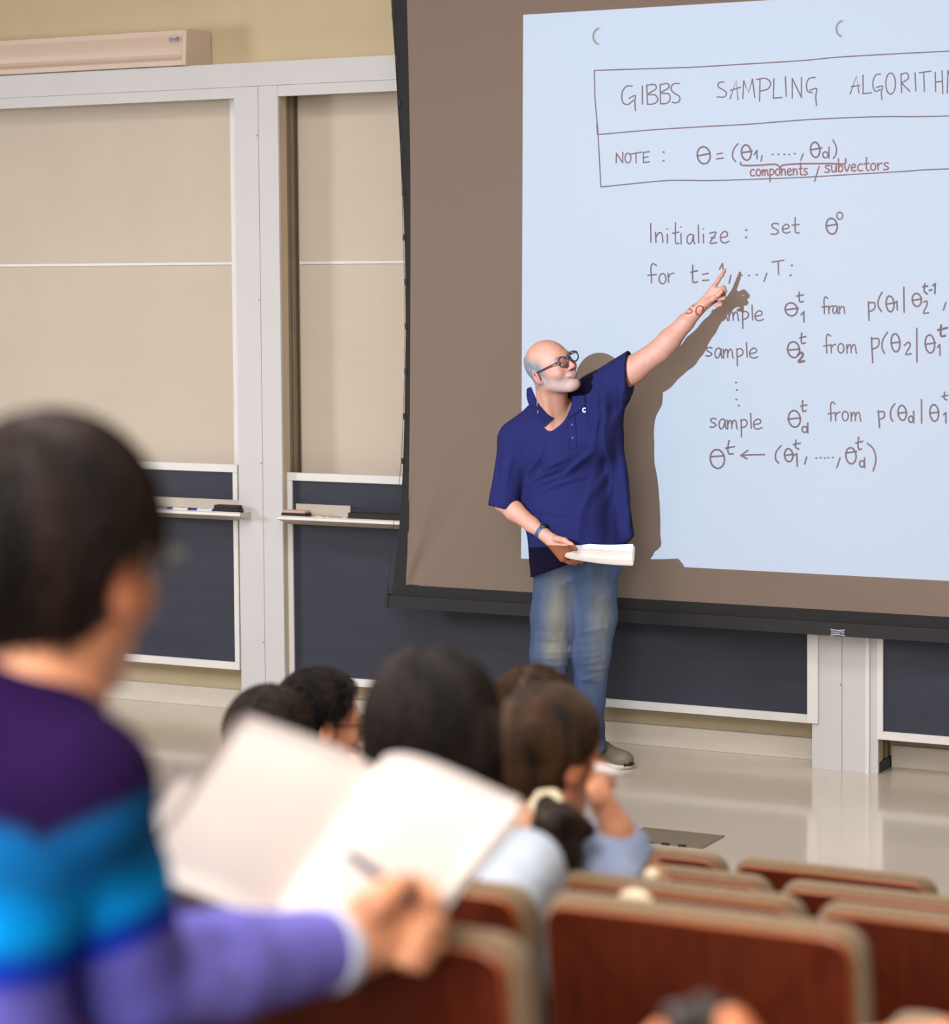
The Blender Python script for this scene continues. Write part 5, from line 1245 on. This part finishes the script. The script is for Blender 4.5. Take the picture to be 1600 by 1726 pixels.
for a, b, w, g_ in (((130,1440),(150,1560),.012,-.010),((230,1560),(300,1640),.014,.010),((250,1600),(330,1600),.012,-.009),((330,1620),(420,1700),.016,.010),((420,1580),(520,1640),.014,.008),((290,1660),(340,1720),.014,-.008),((350,1560),(400,1640),.014,-.008),((40,1250),(20,1400),.02,.006)):
    S.fold(PT(a[0],a[1],2.24 if a[0]<200 else 2.36), PT(b[0],b[1],2.24 if b[0]<200 else 2.42), w, g_)
S.noise(.0013, 34, 21)
LV = [(1100, (34,12,60)), (1340, (30,10,56)), (1368, (8,92,154)), (1450, (10,104,172)), (1480, (0,130,210)), (1530, (0,160,250)), (1556, (4,146,236)), (1574, (12,84,204)), (1612, (24,48,200)), (1634, (112,108,208)), (3000, (122,116,208))]
def sweater_col(V):
    def along(P, Q):
        d = Q-P; L = d.dot(d); t = ((V-P)@d)/L; tc = np.clip(t, 0, 1); return t, np.linalg.norm(V-P-tc[:,None]*d, axis=1)
    q = (V-EYEV)@RC; dep = 2.26; sx = (q[:,0])*FPX/dep+PX; lev = (q[:,1])*FPX/dep+PY     # height bands, measured on the body
    tu, du = along(shr, elr); tf, df = along(elr, wrr); tl, dl = along(ell_, wrl)
    arm = (du < .085) & (sx > 95+.05*(lev-1300))
    lv = np.where(arm, lev+.42*(sx-175)+4, lev+.10*(0-sx))
    t = np.where((df < .075) & (tf > .10), 2900, lv); t = np.where((dl < .07) & (tl > .2), 2900, t)
    t = t+5*vnoise(V, 60, 3)
    xs = [a for a, _ in LV]; cs = np.array([L3(*b) for _, b in LV]); return np.stack([np.interp(t, xs, cs[:,i]) for i in range(3)], 1)
sw = S.obj('sweater', M['sweater'], man, 2, sweater_col)
f = Field(wrr-.08, wrr+.08, .004); f.cone(wrr-d*.010, wrr+d*.012, .0445, .043, 0); f.half(wrr+d*.012, d, .003); f.half(wrr-d*.012, -d, .003); f.cone(wrr-d*.05, wrr+d*.05, .0345, None, 0, 'cut'); f.obj('cuff', M['bluewhite'], sw, 1)
T = Field(hip-.46, hip+(.5,.6,.25), .011)
hip = hip-np.array([0,0,.16])
for s in (-1, 1): T.cone(hip+r*s*.08, hip+fw*.42+r*s*.11, .088, .07, .03)
T.obj('trousers', M['darkcloth'], man, 2)
# notebook lying open towards the writer
nbk = tag(empty('open_notebook', tuple(PT(530, 1440, 2.74))), 'large open notebook with blank white pages held by the person in the striped sweater', 'notebook')
o0 = np.array(nbk.location)
ST, SB = PT(634, 1306, 2.84), PT(446, 1568, 2.66)
pgL = (PT(412, 1203, 2.80), PT(224, 1466, 2.62)); pgR = (PT(878, 1352, 2.80), PT(716, 1560, 2.68))
def leaf(name, a0, a1, out0, out1, hump, off, m, n=14, k_=8, peak=.55, thick=.0012):
    V = []; nrm = np.cross(out0-a0, a1-a0); nrm /= np.linalg.norm(nrm); nrm = nrm if nrm[2] > 0 else -nrm
    for j in range(k_+1):
        v = j/k_; A_, B_ = a0+(a1-a0)*v, out0+(out1-out0)*v; hv = hump[0]+(hump[1]-hump[0])*v
        for i in range(n+1):
            u = i/n; V.append(A_+(B_-A_)*u+nrm*(hv*math.sin(math.pi*u**peak)*(1-.0*u)+off)-o0)
    N_ = len(V); V += [p-nrm*thick for p in V]; Fc = []
    for j in range(k_):
        for i in range(n): a = j*(n+1)+i; Fc += [(a, a+1, a+n+2, a+n+1), (a+N_, a+N_+n+1, a+N_+n+2, a+N_+1)]
    ed = [i for i in range(n+1)]+[j*(n+1)+n for j in range(1, k_+1)]+[k_*(n+1)+i for i in range(n-1, -1, -1)]+[j*(n+1) for j in range(k_-1, 0, -1)]
    for a, b in zip(ed, ed[1:]+ed[:1]): Fc.append((a, b, b+N_, a+N_))
    return meshobj(name, V, Fc, m, nbk, True)
leaf('page', ST, SB, pgL[0], pgL[1], (.016,.012), .002, M['paper2']); leaf('page', ST, SB, pgL[0]+(-.01,0,-.004), pgL[1]+(-.012,0,-.004), (.012,.010), -.002, M['paper2'])
sp_ = (ST-SB)/np.linalg.norm(ST-SB)
leaf('page', ST-sp_*.085, SB, pgL[0]+(pgL[1]-pgL[0])*.42+(pgL[0]-ST)*.16, pgL[1]+(pgL[0]-ST)*.10, (.008,.006), -.007, M['paper2'])
leaf('page', ST, SB, pgR[0], pgR[1], (.040,.030), .002, M['paper2'], peak=.50); leaf('page', ST, SB, pgR[0]+(.004,0,-.006), pgR[1]+(.004,0,-.005), (.032,.026), -.002, M['paper2'], peak=.5)
leaf('back_cover', ST-sp_*.01, SB-sp_*.006, pgL[0], pgL[1], (.003,.003), -.013, M['card']); leaf('back_cover', ST-sp_*.01, SB-sp_*.006, pgR[0]+(0,0,-.01), pgR[1]+(0,0,-.01), (.018,.014), -.012, M['card'], peak=.6)
bm = bmesh.new(); tube(bm, [PT(582, 1438, 2.60), PT(590, 1441, 2.60), PT(640, 1478, 2.575), PT(700, 1520, 2.55)], [.0018,.0052,.0058,.0058], 12)
tag(bmobj('pen', bm, M['pen'], None, True), 'dark purple pen gripped above the notebook page in the near writing hand', 'pen')

# ------------------------------------------------------------------ neighbour at the bottom right: only the hands and an arm reach into the picture
hc = Head(np.array([.30, 1.45, 1.93]), face_dir(-.5, -.1, 0), 1.)
nb2 = hc.c+(0,-.03,-.19); sh2 = [nb2+(-.18,.02,-.06), nb2+(.18,-.02,-.06)]; hip2 = np.array([.32, 1.85-.1, ROWS['f'][1]+.50])
hb = lambda x, y, t=2.05: PT(x, y, t)
w1, e1 = hb(1290, 1826, 2.03), hb(1715, 1800, 1.9); e2, w2 = np.array([.45, 1.85, 1.30]), hb(1330, 1800, 2.2)
P_all = [hc.c+.2, hc.c-.2, hip2-.2, hip2+.2, w1, e1, e2, hb(1080, 1690), hb(1080, 1800)]
F = Field(np.min(P_all, 0)-.08, np.max(P_all, 0)+.08, .0068); hc.build(F)
F.cone(hc.w(-.03,0,-.05), nb2, .055, .06, .03); F.cone(nb2, hip2, .08, .1, .05)
F.chain([sh2[0], e1, w1], [.045,.038,.028], .02); F.chain([sh2[1], e2, w2], [.045,.038,.028], .02)
for kn in ((1196,1742),(1188,1756),(1178,1772),(1180,1790)): F.cone(w1, hb(*kn), .026, .015, .015)
for a, b, c in (((1196,1742),(1146,1732),(1112,1742)),((1188,1756),(1130,1748),(1100,1762)),((1168,1760),(1126,1756),(1106,1772)),((1172,1780),(1134,1780),(1116,1792))): F.chain([hb(*a), hb(*b), hb(*c, 2.03)], [.0135,.012,.0095], .005)
F.chain([hb(1262,1775,2.01), hb(1240,1735,2.0), hb(1230,1716,2.0)], [.019,.0125,.010], .008)
for kn in ((1240,1810),(1232,1830)): F.cone(w2, hb(*kn, 2.2), .026, .015, .015)
nbr = F.obj('person', SK, None, 2, skin_color(hc, L3(224,140,96), L3(190,90,60), {}))
tag(nbr, 'person at the bottom right edge whose bare hand holds a small dark device', 'person')
hair_short(hc, nbr, M['darkhair'], .02, seed=15)
S = Field(np.min([sh2[0], sh2[1], hip2], 0)-.3, np.max([sh2[0], sh2[1], hip2], 0)+.25, .009)
S.cone(sh2[0], sh2[1], .07, .07, .05); S.chain([nb2+(0,0,-.1), (nb2+hip2)/2, hip2], [.15,.15,.16], .04, sq=((0,1,0), 1.3)); S.chain([sh2[0], sh2[0]*.45+e1*.55], [.07,.06], .03); S.chain([sh2[1], sh2[1]*.4+e2*.6], [.07,.06], .03)
S.cone(nb2+(0,0,-.02), hc.w(-.03,0,-.05), .066, .072, .006, 'cut'); S.obj('shirt', M['bluegrey'], nbr, 2)
dev = hb(1182, 1712, 2.02)
f = Field(dev-.07, dev+.07, .003); f.cone(dev+(-.022,0,-.006), dev+(.018,.006,-.004), .013, .015, .01); f.ell(dev+(.004,.0,.006), (.013,.011,.012), None, .008)
o = f.obj('clicker', M['steel'], None, 2); tag(o, 'small dark grey device held in the hand at the bottom edge', 'device')
# ------------------------------------------------------------------ floor box with a perforated lid
q = [PZ(1038,1416,0), PZ(1089,1397,0), PZ(1231,1411,0), PZ(1176,1430,0)]
fx0, fx1 = (q[0][0]+q[1][0])/2, (q[2][0]+q[3][0])/2; fy0, fy1 = (q[0][1]+q[3][1])/2, (q[1][1]+q[2][1])/2
r = tag(empty('floor_box', ((fx0+fx1)/2, (fy0+fy1)/2, 0)), 'square metal floor box with a meshed lid set in the polished floor', 'floor box')
def fr(n, a, b, m, bev=.0008): return group_box(r, n, a, b, m, bev)
e = .014
fr('frame', (fx0, fy0, .0002), (fx1, fy0+e, .005), M['track']); fr('frame', (fx0, fy1-e, .0002), (fx1, fy1, .005), M['track'])
fr('frame', (fx0, fy0+e, .0002), (fx0+e, fy1-e, .005), M['track']); fr('frame', (fx1-e, fy0+e, .0002), (fx1, fy1-e, .005), M['track'])
fr('base_plate', (fx0+e, fy0+e, .0002), (fx1-e, fy1-e, .0012), M['track'], 0)
bm = bmesh.new(); nx = 26; ny = 17
for i in range(nx):
    x = fx0+e+(fx1-fx0-2*e)*(i+.5)/nx; box(bm, (x-.004, fy0+e, .0013), (x+.004, fy1-e, .0040))
for j in range(ny):
    y = fy0+e+(fy1-fy0-2*e)*(j+.5)/ny; box(bm, (fx0+e, y-.004, .0014), (fx1-e, y+.004, .0042))
o = bmobj('mesh_lid', bm, M['grate'], r); o['kind'] = 'stuff'
for k in range(4):
    x = fx0+(fx1-fx0)*(.16+.2*k); fr('cable_slot', (x-.016, fy0-.001, .0003), (x+.016, fy0+.012, .0062), M['kick'])
